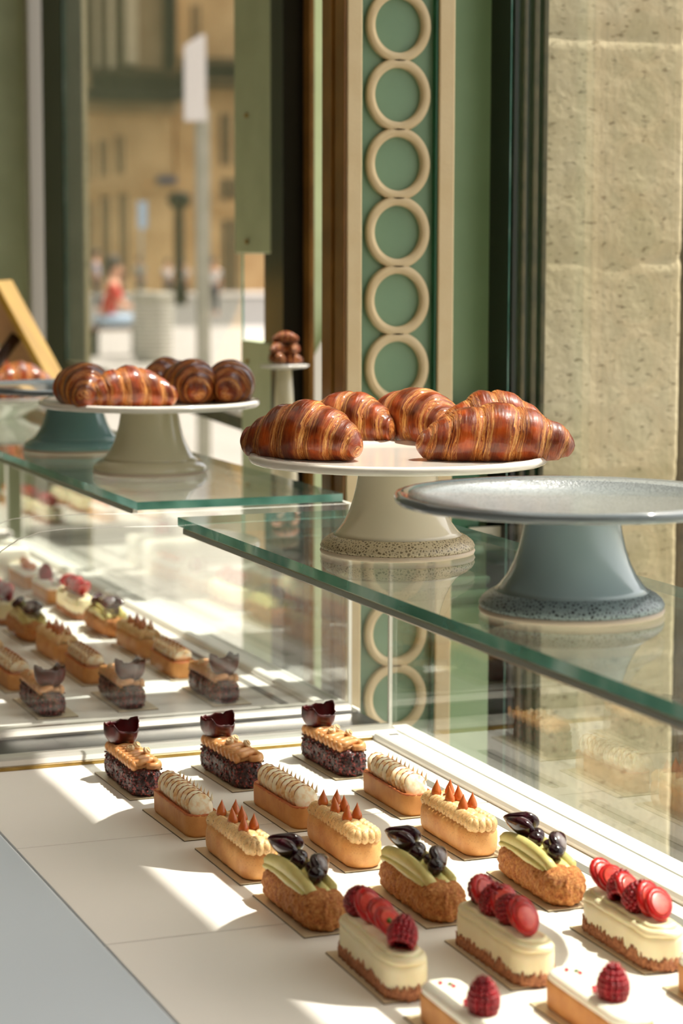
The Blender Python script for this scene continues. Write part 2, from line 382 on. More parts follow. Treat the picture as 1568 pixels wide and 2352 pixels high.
cl_ = empty('fill_panel', L(-0.2, 1.6, 1.405)); m = MB(); m.box(-.84, .84, -2.29, 2.29, 0, .014); m.build('housing', M['cabinet'], cl_, False); tag(cl_, 'added flat panel over the unseen fill lamp of the shop', 'ceiling light')  # out-of-view panel added as a body for the fill lamp
# shop window glass (towards the street) with its frames
def pane_box(mb, x0, x1, y0, y1, z0, z1, thin):
    b = len(mb.mi); mb.box(x0, x1, y0, y1, z0, z1)
    idx = {'z': (0, 1), 'y': (2, 4), 'x': (3, 5)}[thin]
    for i in range(6): mb.mi[b + i] = 0 if i in idx else 1
m = MB(); pane_box(m, 1.285, 1.291, -1.6, 2.64, -0.98 + EYE, 1.42 + EYE, 'x'); struct('window_1', m, [M['window_glass'], M['edge']])
m = MB()
for a, b, c, d, k in ((1.285, 1.300, 2.640, 2.72, 0), (1.300, 1.306, 2.632, 2.72, 1), (1.306, 1.316, 2.642, 2.72, 0), (1.316, 1.324, 2.634, 2.72, 1), (1.324, 1.331, 2.645, 2.72, 0), (1.331, 1.3385, 2.636, 2.72, 1)):
    m.box(a, b, c, d, -0.98 + EYE, 1.42 + EYE, k)
pass
struct('trim_4', m, [M['black'], M['bronze']], bevel=0.0015, label='black and bronze window frame post beside the stone pier')
# far window post and frames
m = MB(); m.box(1.285, 1.333, 4.95, 5.14, 0, 1.42 + EYE); struct('trim_5', m, M['black'], bevel=0.004, label='broad black window post')
m = MB(); a = at(66, 500, 5.28); b = at(112, 500, 5.28); m.box(a.x, b.x, 5.26, 5.30, 0, 1.42 + EYE); struct('trim_6', m, M['grey_frame'], label='pale grey frame beside the black post')
m = MB(); m.box(1.34, at(204, 500, 5.36).x, 5.36, 5.5, 0, 1.42 + EYE); struct('trim_7', m, M['stone'], label='strip of tan stone beyond the black post')
# stone pier
def stone_pier():
    nx, nz = 60, 260; x0, x1 = 1.345, at(1557, 900, 2.8).x; z0, z1 = -1.70, 1.42; Y = 2.80; v = []; f = []
    for i in range(nz + 1):
        z = z0 + (z1 - z0) * i / nz
        for j in range(nx + 1):
            x = x0 + (x1 - x0) * j / nx; d = 0.0
            jn = noise.noise(Vector((x * 14, 3.1, 0))) * 0.010
            for zj in (0.305, -0.012, -0.33, -0.66):
                dz = abs(z - zj - jn * (1.3 if zj == -0.012 else 0.6)); d += 0.006 * math.exp(-(dz / 0.0045) ** 2)
            d += 0.0008 * noise.noise(Vector((x * 30, z * 30, 1)))
            if j == nx or j == 0: d += 0.004 * abs(noise.noise(Vector((j, z * 60, 1))))
            v.append(Vector((x + (0 if j else 0), Y + d, z + EYE)))
    for i in range(nz):
        for j in range(nx): a = i * (nx + 1) + j; f.append((a, a + 1, a + nx + 2, a + nx + 1))
    b = len(v); v += [Vector((x0, 3.1, z0 + EYE)), Vector((x1, 3.1, z0 + EYE)), Vector((x1, 3.1, z1 + EYE)), Vector((x0, 3.1, z1 + EYE))]
    f += [tuple([i * (nx + 1) + nx for i in range(nz, -1, -1)] + [b + 1, b + 2]), tuple([i * (nx + 1) for i in range(nz + 1)] + [b + 3, b])]
    o = mesh_obj('wall_stone', v, f, M['stone'], None, True); o['kind'] = 'structure'; o['label'] = 'weathered limestone pier with a chipped joint'
stone_pier()
m = MB(); m.box(at(1564, 900, 3.6).x, 4.2, 3.6, 3.75, 0, 3.0); struct('trim_12', m, M['bronze'], label='dark shopfront strip right of the stone pier')
# green recess panel with ledges
def zpix(px, py, Y): return at(px, py, Y).z
YG = 2.70
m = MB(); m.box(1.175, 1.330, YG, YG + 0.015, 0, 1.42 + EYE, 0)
lip = zpix(1075, 932, 2.66)
m.box(1.175, 1.258, 2.664, YG, 0, lip - 0.028, 1); m.box(1.185, 1.258, 2.650, 2.672, lip - 0.012, lip, 2); m.box(1.185, 1.258, 2.655, 2.68, lip - 0.028, lip - 0.012, 1)
for py in (1322, 1350):
    z = zpix(1100, py, 2.64); m.box(1.175, 1.258, 2.630, 2.672, z - 0.010, z, 2)
z = zpix(1100, 1360, 2.64); m.box(1.170, 1.262, 2.640, 2.672, 0, z - 0.02, 0)
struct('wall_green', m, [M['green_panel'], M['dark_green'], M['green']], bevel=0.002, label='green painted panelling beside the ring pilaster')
a = at(1078, 1212, 2.655); b = at(1168, 1262, 2.655)
card = empty('notice_card', Vector(((a.x + b.x) / 2, 2.655, (a.z + b.z) / 2)))
w_, h_ = abs(b.x - a.x) / 2, abs(a.z - b.z) / 2
m = MB(); m.box(-w_, w_, 0, 0.004, -h_, h_); m.build('card_face', simple('card_paper', srgb(190, 188, 172), rough=0.6), card, False)
for k in (-1, 0, 1):
    m = MB()
    if k == 0:
        for j in range(12):
            aa = 2 * PI * j / 12; m.ball((0.0052 * math.cos(aa), -0.001, 0.0052 * math.sin(aa)), 0.0013, 1, (1, 0.3, 1))
        m.ball((0, -0.001, 0), 0.0042, 1, (1, 0.2, 1))
    else:
        cx = k * 0.021
        m.add([(cx - 0.006 * k, -0.0008, 0), (cx, -0.0008, 0.006), (cx + 0.007 * k, -0.0008, 0), (cx, -0.0008, -0.006), (cx - 0.006 * k, 0.0002, 0), (cx, 0.0002, 0.006), (cx + 0.007 * k, 0.0002, 0), (cx, 0.0002, -0.006)], [(0, 1, 2, 3), (0, 4, 5, 1), (1, 5, 6, 2), (2, 6, 7, 3), (3, 7, 4, 0)])
    m.build('printed_mark', simple('dark_green_ink', srgb(58, 66, 54), rough=0.6), card, False)
tag(card, 'pale card with three dark printed marks fixed to the green panel', 'card')

# ring pilaster -----------------------------------------------------------
pil = empty('ring_pilaster', L(1.0402, 2.60, -1.70))
PX0, PX1 = 0.0, 0.148; H_ = 3.12
sx = lambda px: at(px, 700, 2.60).x - 1.0402
m = MB(); m.box(0.0, sx(831), 0.0, 0.05, 0, H_); m.build('left_stile', M['stile'], pil, False, 0.0015)
m = MB(); m.box(sx(1006), sx(1041), 0.0, 0.05, 0, H_); m.build('right_stile', M['stile'], pil, False, 0.0015)
m = MB(); m.box(0.0, PX1, 0.014, 0.085, 0, H_); m.box(0.148, 0.1485, 0.014, 0.085, 0, H_); m.build('back_panel', M['green'], pil, False)
m = MB(); m.box(sx(1000), sx(1006), 0.004, 0.016, 0, H_); m.box(sx(831), sx(834), 0.004, 0.016, 0, H_); m.build('inner_bead', M['dark_green'], pil, False)
m = MB(); m.box(-0.004, 0.001, 0.004, 0.030, 0, H_); m.box(-0.002, 0.001, 0.032, 0.040, 0, H_); m.box(-0.005, 0.001, 0.044, 0.056, 0, H_); m.box(-0.002, 0.001, 0.058, 0.085, 0, H_); m.build('grooved_side', M['stile_side'], pil, False, 0.001)
zr = [at(917, y, 2.60).z - 0.0 for y in (57, 217)]; pitch = zr[0] - zr[1]
cxr = (sx(845) + sx(990)) / 2; ro = (sx(990) - sx(845)) / 2; ri = ro - 0.0115
zc = zr[0] + pitch
k = 0
while zc > 0.55:
    rings = []
    n = 72; prof = [(ri, 0.014), (ri, 0.0065), (ri + 0.0015, 0.0045), (ro - 0.0015, 0.0045), (ro, 0.0065), (ro, 0.014)]
    mm = MB()
    rr = []
    for (r, y) in prof: rr.append([Vector((cxr + r * math.cos(2 * PI * j / n), y, zc + r * math.sin(2 * PI * j / n) * (pitch / 2 + 0.0035) / ro if False else zc + r * 1.045 * math.sin(2 * PI * j / n))) for j in range(n)])
    mm.loft(rr, cap=False); mm.build('ring', M['stile'], pil, True, 0)
    zc -= pitch; k += 1
tag(pil, 'tall narrow green pilaster framed in tan with a column of tan rings', 'pilaster')

# far window frame, post, transom ----------------------------------------
post = empty('window_post', L(1.285, 3.62, -1.70))
m = MB(); m.box(0, 0.05, -0.07, 0.10, 0, at(590, 786, 3.6).z); m.build('lower_post', M['sage'], post, False, 0.004)
m = MB(); m.box(0, 0.05, -0.07, 0.135, at(590, 583, 3.6).z, 3.12); m.build('upper_post', M['sage'], post, False, 0.004)
m = MB(); m.box(0.005, 0.03, -0.06, -0.01, at(590, 790, 3.6).z, at(590, 580, 3.6).z); m.build('lock_gap', M['black'], post, False)
for py in (265, 555, 830):
    m = MB(); p = at(563, py, 3.68); m.ball((-0.002, p.y - 3.62, p.z), 0.0045, 2); m.build('screw', M['brass'], post, True)
m = MB(); m.box(0.0, 0.01, -0.10, -0.075, 0, 3.12); m.build('bright_edge_strip', M['galv'], post, False)
tag(post, 'grey green window post in two pieces beyond the ring pilaster', 'post')
tr_ = MB(); a = at(185, 838, 4.95); b = at(548, 968, 3.72)
tr_.add([(1.285, 3.72, b.z - 0.016), (1.32, 3.72, b.z - 0.016), (1.32, 3.72, b.z + 0.008), (1.285, 3.72, b.z + 0.008), (1.285, 4.95, a.z - 0.010), (1.32, 4.95, a.z - 0.010), (1.32, 4.95, a.z + 0.010), (1.285, 4.95, a.z + 0.010)], [(0, 1, 2, 3), (7, 6, 5, 4), (0, 4, 5, 1), (1, 5, 6, 2), (2, 6, 7, 3), (3, 7, 4, 0)])
struct('trim_8', tr_, M['bronze'], label='dark transom bar across the far window')
m = MB(); pane_box(m, 1.287, 1.291, 3.72, 4.95, -0.98 + EYE, 1.42 + EYE, 'x'); struct('window_2', m, [M['window_glass'], M['edge']])
# black board put in for dark glass and darkness, then bead and olive panel
m = MB(); m.box(1.291, 1.40, 3.30, 3.42, 0, 3.12); 
m = MB(); m.box(at(640, 400, 3.50).x, at(702, 400, 3.50).x, 3.48, 3.54, 0, 3.12); struct('trim_9', m, M['black'], label='black board standing in for the dark glass between the posts')
m = MB(); m.box(at(702, 400, 3.47).x, at(712, 400, 3.47).x, 3.45, 3.48, 0, 3.12); struct('trim_10', m, M['stile_side'], label='thin brown door bead')
m = MB(); m.box(at(708, 400, 3.8).x, at(760, 400, 3.8).x + 0.06, 3.80, 3.84, 0, 3.12); struct('trim_11', m, M['sage'], label='shadowed olive panel beside the pilaster')
bn = empty('menu_board', at(742, 905, 3.78)); bn.rotation_euler = (0, math.radians(29), 0)
m = MB(); m.box(-0.050, 0.042, -0.004, 0.004, -0.20, 0.20); m.build('board_face', M['sign_white'], bn, False, 0.002)
tag(bn, 'white board leaning diagonally behind the pilaster', 'board')

# ------------------------------------------------------------------ display cases
def display_case(name, y0, y1, gap_at, label, first):
    """gap_at: +1 gap (end glass) on the far side, -1 on the near side"""
    r = empty(name, L(0.75, (y0 + y1) / 2, -1.70)); oy = (y0 + y1) / 2; z = lambda q: q + 1.70
    X = lambda q: q - 0.75; Yl = lambda q: q - oy
    m = MB(); m.box(X(0.30), X(1.048 if gap_at > 0 else 1.030), Yl(y0), Yl(y1), 0, z(ZD - 0.016)); m.build('cabinet_body', M['cabinet'], r, False, 0.002)
    m = MB(); m.box(X(0.20), X(XL - 0.002), Yl(y0), Yl(y1), z(ZD - 0.016), z(ZD + 0.001)); m.build('service_ledge', M['ledge'], r, False, 0.003)
    # street-side rail: raised rounded ridge, flat ledge, outer ledge
    m = MB(); prof = [(0.987, -0.012), (0.987, 0.004), (0.989, 0.0075), (0.993, 0.009), (0.999, 0.009), (1.003, 0.007), (1.004, 0.004), (1.0045, 0.002), (1.006, 0.0035), (1.0205, 0.0035), (1.0205, -0.012)]
    ya, yb = (y0, y1 - 0.05) if gap_at > 0 else (y0 + 0.05, y1)
    m.loft([[Vector((X(a), Yl(yy), z(ZD + b))) for a, b in prof] for yy in (ya, yb)]); m.build('front_rail', M['white_rail'], r, False)
    m = MB(); m.box(X(1.0275), X(1.052 if gap_at > 0 else 1.033), Yl(y0), Yl(y1), z(ZD - 0.012), z(ZD + 0.0045)); m.build('outer_sill', M['white_rail'], r, False, 0.002)
    if gap_at > 0: e0, e1, pl, br = y1 - 0.044, y1, y1 - 0.014, y1 - 0.050
    else: e0, e1, pl, br = y0, y0 + 0.044, y0 + 0.014, y0 + 0.044
    m = MB(); prof = [(e0, -0.012), (e0, 0.004), (e0 + 0.004, 0.009), (e0 + 0.012, 0.0105), (e1 - 0.012, 0.0105), (e1 - 0.004, 0.009), (e1, 0.004), (e1, -0.012)]
    m.loft([[Vector((X(xx), Yl(a), z(ZD + b))) for a, b in prof] for xx in (0.30, 1.0205)]); m.build('end_rail', M['rail'], r, False)
    m = MB(); m.box(X(0.48), X(0.987), Yl(br), Yl(br + 0.006), z(ZD - 0.012), z(ZD + 0.0035)); m.build('brass_strip', M['brass'], r, False, 0.001)
    # front glass
    ga, gb = (y0, pl) if gap_at > 0 else (pl, y1)
    m = MB(); pane_box(m, X(1.0215), X(1.0265), Yl(ga), Yl(gb), z(ZD + 0.003), z(ZS - 0.0105), 'x'); m.build('front_glass', [M['front_pane'], M['bright_edge']], r, False)
    # end glass, room-side corner rounded
    pts = [(1.0215, ZS - 0.0108)]
    for px, py in ((404, 1208), (250, 1210.5), (150, 1214.5), (90, 1222), (40, 1240), (0, 1267)):
        q = at(px, py, 2.417); pts.append((q.x, q.z - EYE))
    q = pts[-1]; pts += [(q[0] - 0.022, q[1] - 0.035), (q[0] - 0.036, q[1] - 0.08), (q[0] - 0.04, ZD + 0.01), (1.0215, ZD + 0.01)]
    n = len(pts); v = [Vector((X(a), Yl(pl - 0.0025), z(b))) for a, b in pts] + [Vector((X(a), Yl(pl + 0.0025), z(b))) for a, b in pts]
    f = [tuple(range(n)), tuple(reversed(range(n, 2 * n)))] + [(i, i + n, (i + 1) % n + n, (i + 1) % n) for i in range(n)]
    mesh_obj('end_glass', v, f, [M['glass'], M['bright_edge']], r, False, [0, 0] + [1] * n)
    # glass top shelf and its chrome edge
    sa, sb = (y0, y1 - 0.030) if gap_at > 0 else (y0 + 0.030, y1)
    m = MB(); pane_box(m, X(0.752), X(1.02), Yl(sa), Yl(sb), z(ZS - 0.010), z(ZS), 'z'); m.build('top_shelf', [M['glass_shelf'], M['edge']], r, False)
    m = MB(); m.box(X(0.7515), X(0.7585), Yl(sa + 0.02), Yl(sb - 0.02), z(ZS - 0.0175), z(ZS - 0.0103)); m.build('chrome_edge', M['chrome'], r, False, 0.001)
    tag(r, label, 'display case'); return r
display_case('display_case', 0.70, 2.430, +1, 'white pastry counter in front with glass shelf, front glass and silver end rail', True)
display_case('display_case', 2.533, 4.30, -1, 'second pastry counter seen through the glass beyond the black gap', False)
display_case('display_case', 4.42, 5.22, -1, 'third pastry counter at the far left edge', False)
m = MB(); m.box(0.30, 1.03, 2.4305, 2.5325, ZD - 0.03 + EYE, ZD + 0.001 + EYE); tag(m.build('gap_filler', M['black_gloss'], None, False), 'glossy black strip filling the gap between the two silver rails', 'strip')
# trays
def tray(y0, y1, label, grp, vents=True, cut=False):
    t_ = empty('display_tray', L(0.735, (y0 + y1) / 2, ZD - 0.014)); h = (y1 - y0) / 2 - 0.0011
    m = MB(); m.box(XL - 0.735, 0.9865 - 0.735, -h, h, 0, 0.014); m.build('tray_board', M['tray'], t_, False, 0.0006)
    if vents:
        x = 0.961 - 0.735; Lh = 0.0975 if cut else 0.132; m = MB()
        ring = [p + Vector((0, -0.018 if cut else 0.015, 0)) for p in stadium(Lh, 0.0058, 6)]
        m.loft([[p + Vector((x, -0.015, 0.0139)) for p in ring], [p + Vector((x, -0.015, 0.0144)) for p in ring]])
        m.build('vent_slot', simple('grey_vent', srgb(128, 125, 116), rough=0.7), t_, False)
    tag(t_, label, 'tray', grp)
E1 = [2.380, 2.0605, 1.7405, 1.4205, 1.1005, 0.7805]
nm = ['nearest the silver end rail', 'second from the silver end rail', 'third from the silver end rail', 'at the bottom of the picture', 'hidden in front below the picture']
for i in range(5): tray(E1[i + 1], E1[i], 'white display tray with a grey vent slot, ' + nm[i], 'white trays in the front counter', i < 4, i == 0)
for i, w in enumerate(('first', 'second', 'third', 'fourth', 'fifth')):
    a = 2.583 + 0.32 * i; tray(a, a + 0.32, w + ' white display tray beyond the black strip in the second counter', 'white trays in the second counter', True)
for i, w in enumerate(('nearer', 'farther')):
    a = 4.475 + 0.32 * i; tray(a, a + 0.32, w + ' white display tray in the third counter', 'white trays in the third counter', False)

# ------------------------------------------------------------------ cake stands
def cake_stand(name, loc, body, lacem, top, label, toplace=None, grp=None):
    r = empty(name, loc)
    sc = lambda a, q: 1 + 0.006 * abs(math.sin(a * 9)) * (1 if q > 0.13 else 0)
    m = MB(); m.lathe([(0.0735, 0), (0.0775, 0.001), (0.0785, 0.0035), (0.0775, 0.0055), (0.07, 0.0056)], 72); m.build('foot_ring', M['foot'], r)
    m = MB(); m.lathe([(0.0772, 0.0055), (0.0782, 0.0085), (0.0762, 0.0125), (0.0715, 0.0165), (0.066, 0.0195), (0.060, 0.020)], 96); m.build('lace_border', lacem, r)
    prof = [(0.0665, 0.0185), (0.0610, 0.0235), (0.0545, 0.0320), (0.0490, 0.0430), (0.0450, 0.0550), (0.0420, 0.0680), (0.0400, 0.0800), (0.0395, 0.0880), (0.0420, 0.0905)]
    m = MB(); m.lathe(prof, 72); m.build('pedestal', body, r)
    m = MB(); m.lathe([(0.03, 0.0892), (0.10, 0.0905), (0.138, 0.0915), (0.147, 0.0925), (0.1495, 0.0950), (0.150, 0.0985), (0.148, 0.1012), (0.144, 0.1012), (0.139, 0.0995), (0.127, 0.0985), (0.118, 0.0972), (0.10, 0.0968), (0.001, 0.0968)], 108, wob=sc)
    m.build('plate', top, r)
    if toplace:
        m = MB(); m.lathe([(0.1385, 0.0990), (0.1385, 0.1003), (0.1275, 0.0994), (0.119, 0.0982), (0.119, 0.0970)], 108); m.build('lace_rim', toplace, r)
    return tag(r, label, 'cake stand', grp)
cake_stand('cake_stand', L(0.8693, 2.0347, ZS), M['cream_cer'], M['lace_cream'], M['white_cer'], 'cream ceramic cake stand with lace edged foot carrying five croissants, on the front glass shelf')
cake_stand('cake_stand', L(0.8615, 1.6418, ZS), M['blue_cer'], M['lace_blue'], M['blue_top'], 'empty blue grey ceramic cake stand with lace edged foot at the right', M['lace_pale'])
cake_stand('cake_stand', L(0.8682, 2.8954, ZS), M['sage_cer'], M['sage_cer'], M['white_cer'], 'sage cream cake stand with croissants on the farther glass shelf')
pb = L(0.8600, 3.262, ZS)
cake_stand('cake_stand', pb, M['teal_cer'], M['teal_cer'], M['blue_top'], 'empty teal cake stand behind the sage stand')
pc = L(0.890, 3.98, ZS)
lo = empty('cake_plate', pc); m = MB(); m.lathe([(0.05, 0), (0.06, 0.002), (0.075, 0.012), (0.13, 0.030), (0.15, 0.036), (0.149, 0.040), (0.12, 0.036), (0.001, 0.034)], 72, wob=lambda a, q: 1 + 0.012 * math.sin(a * 12)); m.build('plate_dish', M['white_cer'], lo); tag(lo, 'low cream plate with croissants at the left edge', 'plate')

# ------------------------------------------------------------------ croissants
def croissant_mesh(seed, Ln=0.145, Rm=0.034, bend=0.25, nl=7, hs=1.0):
    rr = random.Random(seed); ns, nt = 150, 56; v = []; f = []; uv = []
    edges = [0.0]; w = [0.5 + 1.2 * math.exp(-((i - (nl - 1) / 2) / 1.9) ** 2) * rr.uniform(0.8, 1.2) for i in range(nl)]
    T = sum(w); acc = 0
    for q in w: acc += q / T; edges.append(acc)
    def lay(s):
        for i in range(nl):
            if s <= edges[i + 1] + 1e-9: return i, (s - edges[i]) / (edges[i + 1] - edges[i])
        return nl - 1, 1.0
    for i in range(ns + 1):
        s = i / ns
        for j in range(nt + 1):
            a = 2 * PI * j / nt
            sl = s + 0.020 * math.sin(a * 1.0 + seed) + 0.010 * math.sin(a * 2 + seed * 2.1)
            sl = min(1, max(0, sl)); k, ff = lay(sl); mid = (nl - 1) / 2
            d = abs(k - mid); base = Rm * (0.26 + 0.74 * math.exp(-(d / (0.33 * nl)) ** 2.2))
            k2 = min(nl - 1, max(0, k + (1 if ff > 0.5 else -1))); d2 = abs(k2 - mid); b2 = Rm * (0.26 + 0.74 * math.exp(-(d2 / (0.33 * nl)) ** 2.2))
            e = abs(ff - 0.5) * 2; rad = base + (b2 - base) * 0.42 * e ** 1.5
            rad *= 1 - 0.10 * e ** 5 + 0.02
            if k == 0 or k == nl - 1:
                q = s if k == 0 else 1 - s; rad *= max(0.05, min(1, (q / 0.045)) ** 0.5)
            rad *= 1 + 0.05 * noise.noise(Vector((s * 9 + seed, math.cos(a) * 1.3, math.sin(a) * 1.3))) + 0.012 * noise.noise(Vector((s * 70 + seed, math.cos(a) * 3, math.sin(a) * 3)))
            c = (s - 0.5); x = Ln * c; yb = bend * Ln * (c * c * 2.0)
            X = x; Yy = rad * math.cos(a) * 0.95 - yb; Z = rad * math.sin(a) * hs
            zc = Rm * 0.80 * hs * (1 - 1.15 * abs(c) ** 1.6) * 0.92 ; zz = zc + Z
            zz = max(zz, 0.0006 + 0.0008 * noise.noise(Vector((x * 90, Yy * 90, seed))))
            v.append(Vector((X, Yy, zz))); uv.append((k + ff, j / nt))
    for i in range(ns):
        for j in range(nt): a = i * (nt + 1) + j; f.append((a, a + nt + 1, a + nt + 2, a + 1))
    return v, f, uv
def croissant(p, rz, seed, label, grp, tilt=(0, 0), **kw):
    v, f, uv = croissant_mesh(seed, **kw)
    o = mesh_obj('croissant', v, f, M['croissant'], None, True, None, uv)
    o.location = p; o.rotation_euler = (tilt[0], tilt[1], rz); return tag(o, label, 'croissant', grp)
zt = ZS + 0.0968
RV = math.atan2(cam_r.y, cam_r.x)              # direction that runs across the view
G1 = 'croissants on the cream stand'
def onp(px, py, z):                            # point of a horizontal plane seen at a pixel
    d = cam_w + cam_r * ((px - 784) / FPX) - cam_u * ((py - 1176) / FPX); return L(*(d * (z / d.z)))
croissant(onp(702, 1052, zt), RV + math.radians(-30), 3, 'large dark croissant at the left front of the cream stand', G1, Ln=0.138, Rm=0.037, bend=0.15, nl=7, hs=.90)
croissant(onp(806, 1014, zt), RV + math.radians(-28), 11, 'croissant half hidden behind the dark left croissant', G1, Ln=0.118, Rm=0.032, bend=0.2, nl=6, hs=1.0)
croissant(onp(962, 1016, zt), RV + math.radians(-52), 5, 'croissant in the middle back of the cream stand, pointing to the viewer', G1, Ln=0.145, Rm=0.037, bend=0.2, nl=7, hs=.93)
croissant(onp(1130, 1027, zt), RV + math.radians(8), 8, 'croissant behind the big right one, only its dark back showing', G1, Ln=0.125, Rm=0.036, bend=0.1, nl=6, hs=.98)
croissant(onp(1136, 1056, zt), RV + math.radians(-2), 21, 'biggest croissant at the right front, its tip beyond the plate edge', G1, Ln=0.158, Rm=0.038, bend=0.05, nl=7, hs=0.86)
G2 = 'croissants on the sage stand'
croissant(onp(195, 932, zt), RV + math.radians(-70), 31, 'dark croissant end at the left of the sage stand', G2, Ln=0.13, Rm=0.037, hs=.9)
croissant(onp(300, 934, zt), RV + math.radians(18), 32, 'glossy croissant second from left on the sage stand, in front', G2, Ln=0.12, Rm=0.033, bend=0.3, hs=.95)
croissant(onp(385, 915, zt), RV + math.radians(60), 33, 'croissant mostly hidden at the back of the sage stand', G2, Ln=0.12, Rm=0.033)
croissant(onp(440, 922, zt), RV + math.radians(-66), 34, 'croissant seen end on in the middle right of the sage stand', G2, Ln=0.13, Rm=0.037, hs=.92)
croissant(onp(528, 920, zt), RV + math.radians(-78), 35, 'orange croissant at the right edge of the sage stand', G2, Ln=0.125, Rm=0.035, hs=.92)
G3 = 'croissants on the low plate'
zl = ZS + 0.034
croissant(pc + Vector((-0.07, -0.045, 0.0345)), RV - 0.1, 41, 'blurred croissant at the left picture edge below the teal plate', G3, Ln=0.16, Rm=0.042)
croissant(pc + Vector((0.055, 0.0, 0.0345)), RV + 0.5, 42, 'blurred croissant just left of the teal pedestal', G3, Ln=0.13, Rm=0.038)

sd_ = at(652, 838, 3.43); ss = empty('reflection_stand', sd_)  # stand and small croissants added in place of a reflection in dark glass
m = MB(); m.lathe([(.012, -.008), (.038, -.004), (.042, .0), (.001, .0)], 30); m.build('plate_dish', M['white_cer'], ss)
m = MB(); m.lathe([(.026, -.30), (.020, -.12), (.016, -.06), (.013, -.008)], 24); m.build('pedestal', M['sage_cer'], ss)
tag(ss, 'added narrow stand for pastries standing in for a reflection beside the window post', 'stand')
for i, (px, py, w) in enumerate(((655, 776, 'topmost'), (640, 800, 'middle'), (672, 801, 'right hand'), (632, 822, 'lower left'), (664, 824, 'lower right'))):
    v, f, uv = croissant_mesh(60 + i, .044, .0105); o = mesh_obj('reflection_croissant', v, f, M['croissant'], None, True, None, uv); o.location = at(px, py + 10, 3.43); o.rotation_euler = (0, 0, RV + i * .7)
    tag(o, w + ' small croissant added in place of a reflection beside the window post', 'croissant', 'small croissants added in place of a reflection')

# ------------------------------------------------------------------ pastry builders (long axis Y, +Y = far end)
def jitter_loop(loop, amp, fr, seed, zamp=0):
    out = []
    for p in loop:
        n_ = noise.noise(Vector((p.x * fr + seed, p.y * fr, p.z * fr)))
        d = Vector((p.x, p.y, 0)); d.y = d.y * 0.2
        if d.length > 1e-6: d.normalize()
        out.append(p + d * (n_ * amp) + Vector((0, 0, noise.noise(Vector((p.x * fr, p.y * fr + seed * 3, 5))) * zamp)))
    return out
def body_loft(mb, Lh, Wh, prof, n=120, rc=None, amp=0, fr=100, seed=0, zamp=0, k=None):
    rings = []
    for z, ins in prof: rings.append(jitter_loop(resample(stadium(Lh, Wh, 14, ins, z, rc), n), amp, fr, seed, zamp if z > 0.001 else 0))
    mb.loft(rings, True, True, k)
def spike(mb, c, r, h, n=10, lean=(0, 0), k=None):
    prof = [(1, 0), (1.08, 0.12), (1.0, 0.28), (0.72, 0.5), (0.4, 0.7), (0.18, 0.86), (0.02, 1)]
    rings = []
    for q, z in prof: rings.append([Vector((c[0] + lean[0] * z * z + r * q * math.cos(2 * PI * j / n), c[1] + lean[1] * z * z + r * q * math.sin(2 * PI * j / n), c[2] + h * z)) for j in range(n)])
    mb.loft(rings, True, True, k)

def make_choc():
    r = empty('chocolate_eclair', (0, 0, 0))
    m = MB(); prof = [(0, .004), (.003, .0012), (.008, 0), (.014, -.0005), (.020, .0), (.025, .002), (.028, .006), (.029, .011)]
    body_loft(m, .061, .0195, prof, 190, .017, .0028, 330, 3, .0012)
    rr = random.Random(5)
    for i in range(230):
        s_ = rr.choice(resample(stadium(.061, .0195, 10, 0, 0, .017), 180)); z = rr.uniform(.003, .027); m.ball((s_.x * 1.0, s_.y, z), rr.uniform(.0010, .0021), 1, (1, rr.uniform(.7, 1.4), rr.uniform(.6, 1.2)), nz=.4, nf=2, seed=i)
    m.build('chocolate_body', M['choc'], r)
    m = MB(); pts = []; N = 260
    for i in range(N):
        s_ = i / (N - 1); ph = s_ * 2 * PI * 8.5; pts.append((0.0135 * math.sin(ph), 0.052 - 0.104 * s_ + 0.0046 * math.sin(2 * ph), 0.0335 + 0.0022 * math.cos(ph)))
    m.tube(pts, [0.0038] * N, 12); m.box(-.012, .012, -.050, .050, .026, .0325)
    for sgn in (-1, 1):
        for i in range(9): m.ball((sgn * 0.0142, 0.050 - i * 0.0122 - (.003 if sgn > 0 else 0), 0.0315), 0.0058, 2, (0.8, 0.80, 1.05))
    m.build('praline_cream', M['praline'], r)
    for (x, y, rot) in ((.007, .006, .5), (-.004, -.004, -.4), (.010, -.022, .7)):
        m = MB(); Mx = Matrix.Rotation(rot, 3, 'Y') @ Matrix.Rotation(.5, 3, 'X')
        m.ball((x, y, .0405), .0052, 2, (1, 1, .62), Mx); ring = [Vector((x, y, .0405)) + Mx @ Vector((.0028 * math.cos(a * PI / 8), .0028 * math.sin(a * PI / 8), .0031)) for a in range(17)]
        m.tube(ring, .0006, 6); m.build('hazelnut', M['nut'], r)
    # petal: a torn open cup of chocolate
    m = MB(); nz_ = 16; na = 40; outer = []; inner = []
    for i in range(nz_ + 1):
        t_ = i / nz_
        ro_, ri_ = [], []
        for j in range(na):
            a = 2 * PI * j / na; h = .021 * (1 + .30 * noise.noise(Vector((math.cos(a) * 2.2, math.sin(a) * 2.2, 9))) + .10 * noise.noise(Vector((math.cos(a) * 9, math.sin(a) * 9, 4))) + .35 * math.cos(a - .4) ** 4)
            rad = .0215 * math.sin(min(1, t_ * 1.05) * PI / 2) ** .75 + .0016 * math.sin(a * 5) * t_
            zz = h * t_ ** 2.1
            ro_.append(Vector((rad * math.cos(a), rad * .85 * math.sin(a), zz))); ri_.append(Vector(((rad - .0011) * math.cos(a), (rad - .0011) * .85 * math.sin(a), zz + .0012 * (1 - t_))))
        outer.append(ro_); inner.append(ri_)
    m.loft(outer + inner[::-1], True, True); m.xform(Matrix.Translation((0, .043, .0345)) @ Matrix.Rotation(.18, 4, 'X')); m.build('chocolate_petal', M['petal'], r)
    return r
